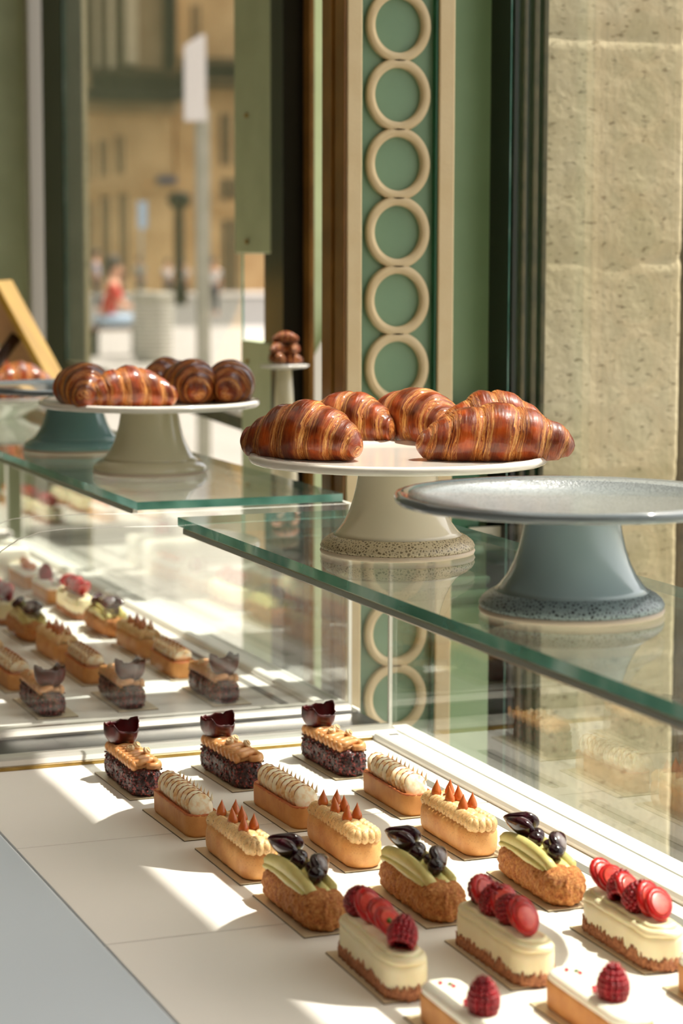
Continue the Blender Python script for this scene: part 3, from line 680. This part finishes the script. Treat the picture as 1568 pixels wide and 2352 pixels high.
def make_meringue():
    r = empty('meringue_tart', (0, 0, 0))
    m = MB(); prof = [(0, .0012), (.003, 0), (.021, -.0004), (.0225, .0002), (.0225, .0026), (.019, .0030)]
    body_loft(m, .060, .0185, prof, 160, .013, .0003, 260, 4); m.build('tart_shell', M['shell'], r)
    m = MB(); body_loft(m, .0602, .0187, [(.0212, 0.0), (.0230, .0002), (.0232, .0018), (.0212, .0028)], 160, .013, .0005, 600, 6, .0006); m.build('shell_rim', M['shell_rim'], r)
    m = MB(); N = 10
    for i in range(N):
        y = .049 - i * .0108; w = 1 - .12 * abs(i - 4.5) / 4.5
        Mx = Matrix.Rotation(-.42, 3, 'X') @ Matrix.Rotation(.12, 3, 'Y')
        m.ball((0, y, .028), .0160, 3, (1.0 * w, .34, .86), Mx, .02, 1.5, k=0)
        rim = [Vector((0, y, .028)) + Mx @ Vector((.0161 * w * math.cos(a), .0006, .0139 * math.sin(a))) for a in [PI * q / 26 for q in range(2, 25)]]
        m.tube(rim, [.0002 + .0009 * math.sin(PI * q / 22) ** .5 * (.55 + .45 * math.sin(q * 1.7 + i * 2.1)) for q in range(23)], 6, k=1)
    m.build('meringue', [M['meringue'], M['toast']], r)
    m = MB()
    for i in range(N): spike(m, (.0115, .047 - i * .0108, .034), .0016, .009, 7, (.001, -.001))
    m.build('meringue_peak', M['meringue'], r)
    return r
def make_caramel():
    r = empty('coffee_eclair', (0, 0, 0))
    m = MB(); prof = [(0, .005), (.002, .0025), (.006, .0006), (.013, 0), (.021, .0002), (.025, .0015), (.027, .004), (.0275, .008)]
    body_loft(m, .063, .0210, prof, 150, .019, .0006, 120, 8, .0003); m.build('glazed_body', M['eclair'], r)
    m = MB(); N = 13
    for sgn in (-1, 1):
        for i in range(N):
            y = .050 - i * .0084; x = sgn * .0105
            Mx = Matrix.Rotation(sgn * .55, 3, 'Y') @ Matrix.Rotation(-.35, 3, 'X') @ Matrix.Rotation(sgn * .5, 3, 'Z')
            m.ball((x, y, .0315), .0090, 2, (1.05, .46, .82), Mx, .05, 2, seed=i)
    for i in range(5): m.ball((0, .048 - i * .024, .033), .010, 2, (1, 1.4, .6))
    for q in range(6):
        aa = -PI * .05 - q * PI * .18; m.ball((.0125 * math.cos(aa), -.052 + .006 * math.sin(aa), .030), .0078, 2, (.7, .8, 1.0))
    m.build('piped_coffee_cream', M['coffee'], r)
    rr = random.Random(2)
    for (x, y) in ((-.006, .040), (.008, .036), (-.005, .010), (.007, .013), (-.006, -.022), (.007, -.018)):
        m = MB(); spike(m, (x, y, .0375), .0052, .0155, 16, (rr.uniform(-.001, .001), 0)); m.build('caramel_drop', M['caramel'], r)
    return r
def make_cassis():
    r = empty('grape_eclair', (0, 0, 0))
    m = MB(); prof = [(0, .010), (.0015, .0068), (.003, .0045), (.0055, .0025), (.008, .0012), (.0115, .0002), (.015, 0), (.0185, .0002), (.022, .0008), (.025, .0022), (.028, .0045), (.030, .0070), (.032, .010), (.034, .018)]
    body_loft(m, .064, .0235, prof, 300, .0225, .0034, 240, 2, .0018); m.build('choux_body', M['choux'], r)
    m = MB()                                               # folded cream: a broad ribbon on one side, two leaning folds on the other
    def ribbon(x0, ya, yb, lean, h, th, wavy, k=0):
        N = 26; rings = []
        for i in range(N + 1):
            s_ = i / N; y = ya + (yb - ya) * s_; hh = h * (0.35 + .65 * math.sin(PI * min(1, max(0.0, .04 + s_ * .94))) ** .4); xx = x0 + wavy * math.sin(s_ * 7)
            rings.append([Vector((xx - th * .8, y, .026)), Vector((xx - th - lean * .45, y, .026 + hh * .35)), Vector((xx - th * .8 - lean * .8, y, .026 + hh * .75)), Vector((xx - lean, y, .026 + hh)), Vector((xx + th * .6 - lean * .8, y, .026 + hh * .9)), Vector((xx + th * .9 - lean * .3, y, .026 + hh * .45)), Vector((xx + th, y, .026))])
        m.loft(rings, True, True)
    ribbon(-.0085, .056, -.043, .0055, .020, .0065, .0006); ribbon(-.0150, .055, -.038, .003, .008, .003, .0010)
    ribbon(.0015, .054, -.047, -.0005, .013, .0075, .0010); ribbon(.0100, .055, -.042, -.003, .017, .0050, .0010); ribbon(.0155, .050, -.030, -.004, .011, .0040, .0010)
    m.build('pistachio_cream', M['pistachio'], r)
    for (x, y, z, s_, q, rz) in ((-.004, .032, .049, .0115, .62, .4), (.006, .044, .051, .0112, .60, 1.0), (.006, .020, .044, .0078, .9, 0), (-.001, .010, .0435, .0080, .9, .4), (.007, -.020, .0475, .0112, .60, -.7), (-.001, -.031, .043, .0082, .9, .2), (.004, -.008, .0425, .006, .9, .2)):
        m = MB(); Mx = Matrix.Rotation(rz, 3, 'Z') @ Matrix.Rotation(.9 if q < .8 else .1, 3, 'Y')
        m.ball((x, y, z), s_, 3, (1.0, 1.25 if q < .8 else 1, q), Mx)
        if q < .8: m.v = [v_ + (Mx @ Vector((0, 1, .25))) * (s_ * 1.1 * max(0, (Mx.inverted() @ (v_ - Vector((x, y, z)))).y / s_ - .35) ** 2) for v_ in m.v]
        g = m.build('grape_half' if q < .8 else 'black_grape', M['grape'], r)
        if q < .8:
            m = MB(); m.ball(Vector((x, y, z)) + Mx @ Vector((0, 0, s_ * q * .45)), s_ * .80, 2, (1.0, 1.2, .55), Mx); m.build('cut_face', M['grape_flesh'], g)
    return r
def raspberry_mb(m, c, R0=.0105, h=.019, Mx=None, hollow=True):
    Mx = Mx or Matrix.Identity(3); c = Vector(c); rows = 7
    for i in range(rows):
        t_ = i / (rows - 1); ring = R0 * math.sin(PI * (.30 + .62 * t_)) ** .8; z = h * (t_ - .45); n = max(3, int(2 * PI * ring / (.0038 * R0 / .0105)))
        for j in range(n):
            a = 2 * PI * (j + .5 * (i % 2)) / n; m.ball(c + Mx @ Vector((ring * .86 * math.cos(a), ring * .86 * math.sin(a), z)), .0024 * R0 / .0105, 1)
    m.ball(c + Mx @ Vector((0, 0, 0)), R0 * .82, 2, (1, 1, h / (2 * R0) * .95), Mx)
def make_slice(m, c, r_, Mx):
    N = 20; out = []
    for j in range(N):
        a = 2 * PI * j / N; rr_ = r_ * (1 + .26 * math.cos(a) + .10 * math.cos(2 * a)); out.append(Vector((rr_ * math.cos(a), rr_ * .92 * math.sin(a), 0)))
    th = .0030; c = Vector(c)
    lay = [(.82, -th), (1, -th * .6), (1.02, 0), (1, th * .6), (.80, th)]
    m.loft([[c + Mx @ (p * q + Vector((0, 0, z))) for p in out] for q, z in lay], True, True, 0)
    m.loft([[c + Mx @ (p * q + Vector((0, 0, z))) for p in out] for q, z in ((.78, th * 1.0), (.6, th * 1.12), (.1, th * 1.15))], True, True, 1)
def make_berry(seed):
    r = empty('berry_cheesecake_slice', (0, 0, 0))
    m = MB(); body_loft(m, .0655, .0205, [(0, .0015), (.002, -.0006), (.008, -.0006), (.0095, .0004), (.010, .0030)], 260, .019, .0016, 520, seed, .0085); m.build('crumb_base', M['crumb'], r)
    m = MB(); prof = [(.004, .0012), (.010, .0006), (.022, .0002), (.026, .0004), (.0285, .003), (.029, .007)]
    body_loft(m, .0655, .0205, prof, 150, .019, .0004, 60, seed, .0008); m.build('cream_body', M['cheese'], r)
    m = MB(); body_loft(m, .0650, .0196, [(.0275, .0), (.0295, -.0004), (.0320, .0010), (.0335, .0035), (.0325, .0065), (.0295, .0085)], 150, .018, .0018, 70, seed + 3, .0012)
    body_loft(m, .0600, .0150, [(.0310, .0), (.0345, .0002), (.0360, .0022), (.0350, .0045)], 150, .0145, .0016, 80, seed + 8, .0010); m.build('piped_cream_top', M['cheese'], r)
    rr = random.Random(seed)
    lay = {1: 'RSSTR', 2: 'RSRSRSS', 3: 'SSRSRST'}[seed]
    n = len(lay)
    for i, ch in enumerate(lay):
        y = .047 - i * (.088 / (n - 1)); x = rr.uniform(-.002, .003)
        if ch == 'R':
            m = MB(); raspberry_mb(m, (x, y, .0470), .0128, .022, Matrix.Rotation(rr.uniform(-1.2, 1.2), 3, 'X') @ Matrix.Rotation(rr.uniform(-.5, .5), 3, 'Y')); m.build('raspberry', M['rasp'], r)
        else:
            m = MB(); make_slice(m, (x, y, .0455), .0142, Matrix.Rotation(rr.uniform(-.4, .4), 3, 'Z') @ Matrix.Rotation(rr.uniform(.6, 1.2), 3, 'X') @ Matrix.Rotation(PI / 2 + rr.uniform(-.5, .5), 3, 'Z')); m.build('strawberry_slice', [M['straw'], M['straw_flesh']], r)
    m = MB(); m.ball((.003, .018, .050), .0030, 1, (1, 1.8, .5)); m.ball((-.002, -.020, .050), .0026, 1, (1, .7, 1.2)); m.build('green_leaf', M['leaf'], r)
    return r
def make_white(kind='rasp'):
    r = empty('iced_tart', (0, 0, 0))
    m = MB(); body_loft(m, .061, .0190, [(0, .0012), (.003, 0), (.021, -.0004), (.0225, .0002), (.0225, .0026), (.019, .0030)], 140, .014, .0003, 260, 4); m.build('tart_shell', M['shell'], r)
    m = MB(); body_loft(m, .0600, .0185, [(.0205, .0008), (.0230, -.0003), (.0265, .0002), (.0285, .0022), (.0292, .006)], 140, .0135, .0006, 50, 9, .0006); m.build('white_icing', M['icing'], r)
    if kind == 'rasp':
        m = MB(); raspberry_mb(m, (.001, -.020, .0410), .0130, .0225); m.build('raspberry', M['rasp'], r)
        m = MB()
        for (x, y) in ((-.003, .046), (-.002, .004), (-.006, -.004), (.004, .036)): m.ball((x, y, .0300), .0023, 1, (1, 1.3, .7), nz=.5, nf=2)
        m.build('pink_sugar_bit', M['pink'], r)
        m = MB(); m.ball((.003, .041, .0300), .0026, 1, (1, .6, .6)); m.build('green_leaf', M['leaf'], r)
    else:
        for i in range(5):
            m = MB(); m.ball((R.uniform(-.006, .006), .040 - i * .018, .036), .010, 2, (.8, 1.1, .75), Matrix.Rotation(R.uniform(-1, 1), 3, 'Z'), .1); m.build('orange_segment', M['orange'], r)
    return r
def make_cake():
    r = empty('strawberry_layer_cake', (0, 0, 0))
    m = MB(); body_loft(m, .075, .05, [(0, 0), (.05, 0), (.056, .004), (.057, .010)], 120, .012, .0006, 40, 2); m.build('cream_block', M['icing'], r)
    for i in range(5):
        m = MB(); m.ball((-.0495, -.055 + i * .027, .022), .0085, 2, (.3, 1, 1)); m.build('strawberry_half', M['straw'], r)
    m = MB(); m.ball((-.01, .03, .066), .016, 2, (1, 1, .9)); m.build('strawberry', M['straw'], r)
    m = MB(); m.ball((-.01, .045, .070), .007, 1, (1, 1.3, .4)); m.build('green_leaf', M['leaf'], r)
    return r
def make_board():
    r = empty('cake_board', (0, 0, 0))
    m = MB(); m.box(-.026, .026, -.0667, .0667, 0, .0010); m.build('card_sheet', M['card_edge'], r, False)
    m = MB(); m.box(-.0258, .0258, -.0665, .0665, .0010, .0016); m.build('foil_face', M['card'], r, False)
    return r

protos = dict(choc=make_choc(), mer=make_meringue(), car=make_caramel(), cas=make_cassis(), b1=make_berry(1), b2=make_berry(2), b3=make_berry(3), wh=make_white(), org=make_white('org'), cake=make_cake(), board=make_board())
used = {}
def inst(kind, loc, rz, label, cat, grp=None):
    o = protos[kind] if kind not in used else copy_tree(protos[kind]); used[kind] = 1
    o.location = loc; o.rotation_euler = (0, 0, rz)
    if kind not in ('board', 'cake'): o.scale = ((.88 if kind == 'cas' else .90), 1.04, 1.0)
    for k_ in ('group',):
        if k_ in o: del o[k_]
    return tag(o, label, cat, grp)

COL = [[((217, 1776.5), (297, 1839)), ((326.6, 1861.4), (418, 1930)), ((447, 1951), (551, 2034.7)), ((579.6, 2058), (701.7, 2159)), ((747, 2190), (880, 2307)), ((926, 2338), None)],
       [((438, 1760.5), (532.6, 1821)), ((558, 1844), (660, 1913)), ((680, 1925.7), (793.8, 2008)), ((845.6, 2039), (983.7, 2138.6)), ((1020.4, 2163), (1174.7, 2277.7)), ((1214, 2307), None)],
       [((670, 1735), (771, 1794)), ((807, 1816), (919.6, 1883.7)), ((937, 1901), (1068, 1980)), ((1116, 2004.8), (1266, 2101)), ((1307, 2131.6), (1478, 2241)), ((1519, 2270), None)]]
side = ['left', 'middle', 'right']
desc = {'choc': ('chocolate nut eclair with praline cream and dark red petal', 'eclair', 'chocolate eclairs'),
        'mer': ('tart topped with toasted meringue waves', 'tart', 'meringue tarts'),
        'car': ('coffee eclair with caramel drops on dusted cream', 'eclair', 'coffee eclairs'),
        'cas': ('choux eclair with pistachio cream and dark grapes', 'eclair', 'grape eclairs'),
        'b': ('vanilla cream slice with raspberries and strawberries', 'cake', 'berry cream slices'),
        'wh': ('white iced tart with a single raspberry', 'tart', 'iced tarts'),
        'org': ('iced tart topped with orange segments', 'tart', 'orange tarts')}
order = ['choc', 'mer', 'car', 'cas', 'b', 'wh']
YF = []
for ci, col in enumerate(COL):
    yy = []
    for ri, (a, b) in enumerate(col):
        A = onp(a[0], a[1], ZD)
        B = onp(b[0], b[1], ZD) if b else A + Vector((0, -.1333, 0))
        d = (A - B); d.normalize(); ang = math.atan2(d.y, d.x) - PI / 2; ang = max(-.12, min(.12, ang))
        if abs(ang) >= .12 or not b: ang = 0
        mid = A + Matrix.Rotation(ang, 3, 'Z') @ Vector((.026, -.0667, 0)); mid.z = ZD + EYE
        kd = order[ri]; key = kd if kd != 'b' else 'b%d' % (ci + 1)
        tx, cat, gp = desc[kd]
        inst('board', mid, ang, 'gold cake card under the %s, %s column of the front counter' % (tx.split(' with')[0].split(' topped')[0], side[ci]), 'cake card', 'cake cards in the front counter')
        inst(key, mid + Vector((-.0025, -.002, .0016)), ang + R.uniform(-.02, .02), '%s, %s column of front counter' % (tx, side[ci]), cat, gp + ' in the front counter')
        yy.append(mid.y)
    YF.append(yy)
xs = [0.668, 0.774, 0.895]
seq2 = ['choc', 'mer', 'car', 'cas', 'b', 'wh', 'org', 'wh', 'b']
for ci in range(3):
    for ri, kd in enumerate(seq2):
        y = 2 * YM - (YF[ci][ri] if ri < 6 else YF[ci][5] - .168 * (ri - 5)) + .004
        if ri > 6 or (ri == 6 and ci < 2): continue
        key = kd if kd != 'b' else 'b%d' % (ci + 1)
        tx, cat, gp = desc[kd]
        base = L(xs[ci], y, ZD)
        inst('board', base, PI, 'cake card under the %s, %s column beyond the end glass' % (tx.split(' with')[0].split(' topped')[0], side[ci]), 'cake card', 'cake cards in the second counter')
        inst(key, base + Vector((-.0035, 0, .0016)), PI + R.uniform(-.03, .03), '%s, %s column beyond the end glass' % (tx, side[ci]), cat, gp + ' in the second counter')
inst('cake', L(0.865, 3.86, ZD + .0005), 0, 'square white layer cake with strawberries beyond the end glass', 'cake')
inst('cake', L(0.73, 3.98, ZD + .0005), 0.1, 'white strawberry layer cake cut by the left picture edge, farther back', 'cake')
for ci in range(3):
    for ri in range(3):
        key = ('b1', 'org', 'b3')[(ci + ri) % 3]; kd = 'b' if key != 'org' else 'org'
        o = inst(key, L(xs[ci], 4.60 + ri * .17, ZD + .0005), PI, '%s, %s column, %s row of third counter' % (desc[kd][0], side[ci], ('first', 'second', 'third')[ri]), desc[kd][1], desc[kd][2] + ' in the third counter')

# ------------------------------------------------------------------ leaning gold board, stick, small plate at far left
gb = empty('leaning_board', at(70, 770, 4.30)); gb.rotation_euler = (0, math.radians(-28), math.radians(-22))
m = MB(); m.box(-.006, .006, -.10, .10, -.12, .12); m.box(-.0061, .020, -.10, .10, -.12, -.11); m.build('board_edge', M['gold'], gb, False, .002)
m = MB(); m.box(-.060, -.006, -.02, .10, -.12, .10); m.build('board_face', M['tan_board'], gb, False, .002)
tag(gb, 'gold edged tan board leaning diagonally at the far left', 'board')
sp_ = empty('side_plate', at(-10, 848, 4.5)); m = MB(); m.lathe([(.02, -.008), (.035, -.006), (.05, .0), (.052, .004), (.048, .004), (.03, -.002), (.001, -.003)], 40); m.build('plate_dish', M['white_cer'], sp_); m = MB(); m.lathe([(.03, ZS + EYE - sp_.location.z), (.026, -.02), (.02, -.008)], 30); m.build('pedestal', M['sage'], sp_); tag(sp_, 'small white plate on a green pedestal at the far left edge', 'plate')
v, f, uv = croissant_mesh(77, .09, .024); o = mesh_obj('croissant', v, f, M['croissant'], None, True, None, uv); o.location = at(-12, 843, 4.5); tag(o, 'orange pastry on the small white plate at the left edge', 'croissant')
st_ = MB(); a = at(-20, 850, 4.25); b = at(38, 772, 4.25); st_.tube([a, a.lerp(b, .5), b], .012, 10); tag(st_.build('serving_stick', M['bar_choc'], None), 'dark brown stick handle crossing the tan board', 'handle')

# ------------------------------------------------------------------ street
def at_depth(px, py, Y): return at(px, py, Y)
YB = 82.0
def building(px0, px1, name, mat, label, wins, bands, extra=None, Yb=YB):
    a = at(px0, 700, Yb); b = at(px1, 700, Yb); r = empty(name, Vector(((a.x + b.x) / 2, Yb, 0.05))); ox, oz = r.location.x, .05
    m = MB(); m.box(a.x - ox, b.x - ox, 0, 6, 0, 22); m.build('stone_wall', mat, r, False)
    for (x0, x1, y0, y1) in wins:
        p = at(x0, y0, Yb); q = at(x1, y1, Yb); m = MB(); m.box(p.x - ox, q.x - ox, -.02, .3, q.z - oz, p.z - oz); w = m.build('window', M['win_dark'], r, False)
        m = MB(); cx = (p.x + q.x) / 2 - ox; m.box(cx - .04, cx + .04, -.06, .0, q.z - oz, p.z - oz); m.build('window_bar', mat, w, False)
    for (x0, x1, y0, y1, dep, mt, nm_) in bands:
        p = at(x0, y0, Yb); q = at(x1, y1, Yb); m = MB()
        if nm_ == 'balcony_railing':
            n = 26
            for i in range(n + 1): xx = p.x + (q.x - p.x) * i / n - ox; m.box(xx - .035, xx + .035, -dep, -dep + .06, q.z - oz, p.z - oz)
            m.box(p.x - ox, q.x - ox, -dep - .03, -dep + .08, p.z - oz - .1, p.z - oz); m.box(p.x - ox, q.x - ox, -dep - .03, -dep + .08, q.z - oz, q.z - oz + .12)
            m.box(p.x - ox, q.x - ox, -dep + .08, -dep + .1, q.z - oz, q.z - oz + (p.z - q.z) * .75)
        else: m.box(p.x - ox, q.x - ox, -dep, .1, q.z - oz, p.z - oz)
        m.build(nm_, M[mt], r, False)
    return tag(r, label, 'building')
building(150, 398, 'street_building', M['facade'], 'ochre stone building with balcony and arched openings behind the rubbish bin',
         [(194, 212, 330, 410), (228, 247, 322, 405), (266, 284, 312, 400), (194, 216, 465, 640), (232, 254, 450, 640), (273, 294, 445, 640), (200, 222, 0, 165), (240, 256, 0, 165)],
         [(190, 398, 160, 216, 1.2, 'iron', 'balcony_railing'), (190, 398, 206, 236, 1.4, 'iron', 'balcony_slab'), (150, 398, 232, 262, .6, 'facade2', 'cornice'), (150, 398, 425, 440, .15, 'facade', 'string_course'), (186, 304, -200, 158, .12, 'dark_wall', 'upper_wall'), (306, 372, -200, 158, .2, 'facade2', 'stone_panel'), (278, 308, -200, 150, .5, 'shutter', 'column'), (212, 222, -200, 165, .4, 'shutter', 'shutter'), (240, 256, -200, 165, .4, 'shutter', 'shutter'), (372, 396, -200, 160, .6, 'iron', 'drain_recess')])
building(398, 640, 'street_building', M['facade'], 'lighter ochre stone building with tall doorway behind the signpost',
         [(505, 530, 262, 380), (508, 545, 410, 458), (510, 545, 505, 690), (440, 458, 10, 100)],
         [(398, 640, 135, 190, 1.0, 'iron', 'balcony_railing'), (398, 640, 190, 205, 1.2, 'iron', 'balcony_slab'), (480, 640, 466, 486, .2, 'facade', 'string_course'), (400, 412, 205, 690, .2, 'facade', 'pilaster_strip')], Yb=84.0)
building(642, 1650, 'street_building', M['facade'], 'long ochre stone terrace behind the pilaster and the pier, far across the street',
         [(680 + 120 * i, 720 + 120 * i, y0, y0 + 150) for i in range(8) for y0 in (480, 250, 0)], [(642, 1650, 190, 205, 1.0, 'facade2', 'balcony_slab')], Yb=86.0)
building(-900, 60, 'street_building', M['facade2'], 'brown stone terrace left of the balcony building, behind the black window post',
         [(-860 + 120 * i, -820 + 120 * i, y0, y0 + 150) for i in range(7) for y0 in (480, 250, 0)], [(-900, 60, 190, 205, 1.0, 'facade', 'balcony_slab')], Yb=83.0)
a = at(362, 405, 81.9); b = at(405, 421, 81.9)
m = MB(); m.box(a.x, b.x, 81.8, 81.98, b.z, a.z); tag(m.build('street_name_plate', M['navy'], None, False), 'small navy street name plate on the ochre building', 'sign')
# signpost
pb_ = at(466, 1000, 14); pole_x = at(466, 700, 14)
sg = empty('sign_post', Vector((pole_x.x, 14, 0))); 
m = MB(); m.box(-.045, .030, -.02, .02, 0, at(466, 250, 14).z); m.box(.025, .050, -.012, .012, 0, at(466, 250, 14).z); m.build('post', M['galv'], sg, False, .008)
m = MB(); p = lambda px, py: at(px, py, 13.95) - sg.location
pts = [p(424, 278), p(474, 278), p(472, 78), p(462, 80), p(424, 105)]
m.add([Vector((q.x, -.05, q.z)) for q in pts] + [Vector((q.x, -.03, q.z)) for q in pts], [(0, 1, 2, 3, 4), (9, 8, 7, 6, 5)] + [(i, i + 5, (i + 1) % 5 + 5, (i + 1) % 5) for i in range(5)]); m.build('sign_plate', M['sign_white'], sg, False)
tag(sg, 'grey steel post carrying a tall white sign in the street', 'sign post')
# rubbish bin
bp_ = onp(352, 832, -1.70); bin_ = empty('rubbish_bin', bp_); kx = bp_.length / FPX
m = MB(); m.lathe([(.24, 0), (.27, .02), (.285, .5), (.30, .95), (.315, .97), (.315, 1.06), (.28, 1.07), (.26, 1.0)], 32); m.build('bin_drum', M['galv'], bin_)
for i in range(14):
    m = MB(); rr_ = .276 + .0022 * i; m.tube([(rr_ * math.cos(2 * PI * j / 32), rr_ * math.sin(2 * PI * j / 32), .08 + i * .062) for j in range(33)], .010, 6); m.build('hoop', M['cabinet'], bin_)
bin_.scale = (1.05, 1.05, 1.05 * 162 * kx / 1.07 if False else 1.0)
tag(bin_, 'grey slatted steel rubbish bin on the pale paving', 'bin')
# black lamp with round sign
lp = onp(413, 700, -1.72); lp = at(413, 700, 66); lp.z = 0.03; lm_ = empty('street_lamp', lp); 
hz = lambda py: at(413, py, 66).z - .03
m = MB(); m.lathe([(.22, 0), (.22, .5), (.14, .7), (.13, hz(500)), (.12, hz(475))], 16); m.build('lamp_post', M['iron'], lm_)
m = MB(); m.lathe([(.03, hz(482)), (.30, hz(474)), (.36, hz(460)), (.34, hz(446)), (.12, hz(440))], 20); m.build('lamp_head', M['iron'], lm_)
tag(lm_, 'black street lamp in front of the ochre building', 'lamp')
sl = at(325, 640, 60); sl.z = .03; so = empty('street_sign', sl)
m = MB(); m.lathe([(.04, 0), (.04, at(325, 480, 60).z)], 10); m.build('post', M['galv'], so); m = MB(); z_ = at(325, 490, 60).z; m.box(-.10, .16, -.05, -.03, z_ - .45, z_ + .3); m.build('sign_plate', M['blue_cloth'], so, False); tag(so, 'pale blue grey street sign on a thin post', 'sign')
# bench
bq = onp(232, 818, -1.70); bench = empty('bench', bq, 0)
m = MB(); m.box(-.35, .75, -.22, .22, .42, .47); m.build('seat', M['brown_wood'], bench, False, .01)
m = MB(); m.box(-.36, -.30, -.22, .22, .42, .95); m.build('end_panel', M['brown_wood'], bench, False, .01)
for x in (-.12, .6):
    m = MB(); m.box(x - .03, x + .03, -.2, .2, 0, .42); m.build('leg', M['iron'], bench, False)
tag(bench, 'brown bench on the pale paving left of the bin', 'bench')

def person(loc, rz, top, bottom, label, sit=False, hairm='hair', h=1.0):
    r = empty('person', loc, rz); r.scale = (h, h, h)
    def skin(name, verts, edges, rad, mat, root):
        me = bpy.data.meshes.new(name); me.from_pydata(verts, edges, []); o = bpy.data.objects.new(name, me); C.objects.link(o); o.parent = r; me.materials.append(mat)
        md = o.modifiers.new('skin', 'SKIN'); me.skin_vertices.new() if not me.skin_vertices else None
        for i, q in enumerate(rad): me.skin_vertices[0].data[i].radius = (q, q) if isinstance(q, float) else q; me.skin_vertices[0].data[i].use_root = (i == root)
        s_ = o.modifiers.new('sub', 'SUBSURF'); s_.levels = 1; s_.render_levels = 2; md.use_smooth_shade = True; return o
    if sit: hip = .50; kz = .50; ky = -.42; fz = .06; fy = -.48; lean = -.10
    else: hip = .93; kz = .50; ky = -.02; fz = .06; fy = .02; lean = 0
    V = [(0, 0, hip), (0, lean * .4, hip + .22), (0, lean, hip + .46), (0, lean, hip + .55), (0, lean - .02, hip + .63), (0, lean - .03, hip + .74)]
    Rr = [(.15, .11), (.13, .095), (.15, .10), (.055, .055), (.075, .085), (.07, .085)]; Ee = [(0, 1), (1, 2), (2, 3), (3, 4), (4, 5)]
    legs = []
    for sg_ in (-1, 1):
        b = len(V); V += [(sg_ * .09, 0, hip - .03), (sg_ * .10, ky, kz), (sg_ * .10, fy, fz + .03), (sg_ * .11, fy - .16, .04)]; Rr += [.088, .058, .042, .035]; Ee += [(0, b), (b, b + 1), (b + 1, b + 2), (b + 2, b + 3)]
        b = len(V); ey = lean - .10 if sit else lean + .03; hy = lean - .30 if sit else lean - .06; hzz = hip + .15 if sit else hip - .10
        V += [(sg_ * .19, lean, hip + .44), (sg_ * .24, ey, hip + .18), (sg_ * .20, hy, hzz), (sg_ * .20, hy - .03, hzz - .06)]; Rr += [.05, .038, .028, .030]; Ee += [(2, b), (b, b + 1), (b + 1, b + 2), (b + 2, b + 3)]
        for q in range(4):
            c = len(V); V += [(sg_ * .20, hy - .05 + q * .018, hzz - .10), (sg_ * .195, hy - .05 + q * .018, hzz - .135 + .006 * abs(q - 1))]; Rr += [.009, .008]; Ee += [(b + 3, c), (c, c + 1)]
        c = len(V); V += [(sg_ * .175, hy - .07, hzz - .08)]; Rr += [.010]; Ee += [(b + 3, c)]
    skin('body', V, Ee, Rr, M['skin'], 0)
    V2 = [V[0], V[1], V[2]]; R2 = [(.165, .125), (.15, .115), (.165, .115)]; E2 = [(0, 1), (1, 2)]
    for sg_ in (-1, 1):
        ey = lean - .10 if sit else lean + .03; b = len(V2); V2 += [(sg_ * .20, lean, hip + .44), (sg_ * .235, lean + (ey - lean) * .8, hip + .24)]; R2 += [.068, .055]; E2 += [(2, b), (b, b + 1)]
    skin('shirt', V2, E2, R2, M[top], 0)
    V3 = [(0, 0, hip + .04)]; R3 = [(.168, .128)]; E3 = []
    for sg_ in (-1, 1): b = len(V3); V3 += [(sg_ * .09, 0, hip - .04), (sg_ * .10, ky, kz), (sg_ * .10, fy, fz + .08)]; R3 += [.105, .075, .06]; E3 += [(0, b), (b, b + 1), (b + 1, b + 2)]
    skin('trousers', V3, E3, R3, M[bottom], 0)
    m = MB(); m.ball((0, lean + .012, hip + .76), .105, 2, (.92, 1.05, 1.0), nz=.08, nf=3); m.ball((0, lean + .06, hip + .68), .085, 2, (.95, .8, 1.1)); m.build('hair', M[hairm], r)
    m = MB()
    for sx_ in (-.03, .03): m.ball((sx_, lean - .118, hip + .70), .009, 1)
    m.build('eye', M['iron'], r); m = MB(); m.ball((0, lean - .13, hip + .675), .014, 1, (.7, 1, 1.3)); m.ball((0, lean - .118, hip + .635), .018, 1, (1.3, .5, .35)); m.build('nose_and_mouth', M['skin'], r)
    return tag(r, label, 'person')
pz = bq + Vector((.10, 0, 0))
person(Vector((bq.x + .10, bq.y, 0)), math.radians(70), 'red', 'blue_cloth', 'person in a red top and pale blue trousers sitting on the bench', True, h=1.2)
def stand_at(px, py_head, Y, h, **k):
    p = at(px, py_head, Y); p.z = 0; return p
def pers(px, head, feet, rz, top, bot, label, sit=False):
    Y = 1.70 * FPX / (feet - 576) * .93; p = at(px, feet, Y); p.z = 0.0
    hpx = (feet - head) / FPX * (Y / .93); person(p, rz, top, bot, label, sit, h=min(1.15, max(.75, hpx / (1.30 if sit else 1.76))))
pers(222, 574, 712, 1.2, 'lilac', 'navy_cloth', 'person in a lilac shirt standing behind the bench')
pers(322, 590, 690, 0.4, 'teal_cloth', 'navy_cloth', 'person in a teal top and dark trousers left of the lamp')
pers(490, 592, 722, 0, 'white_cloth', 'navy_cloth', 'person in pale shirt and dark jeans right of the signpost')
pers(385, 596, 690, .3, 'white_cloth', 'navy_cloth', 'person in white top and navy trousers below the lamp')
pers(422, 598, 694, -.4, 'white_cloth', 'brown_wood', 'person in white top and brown trousers beside the signpost')
pers(274, 602, 700, -.4, 'brown_wood', 'navy_cloth', 'person in a brown top between bench and bin')
for o in list(C.objects):
    if o.name.startswith('person') and o.parent is None: pass
print('objects', len(C.objects))
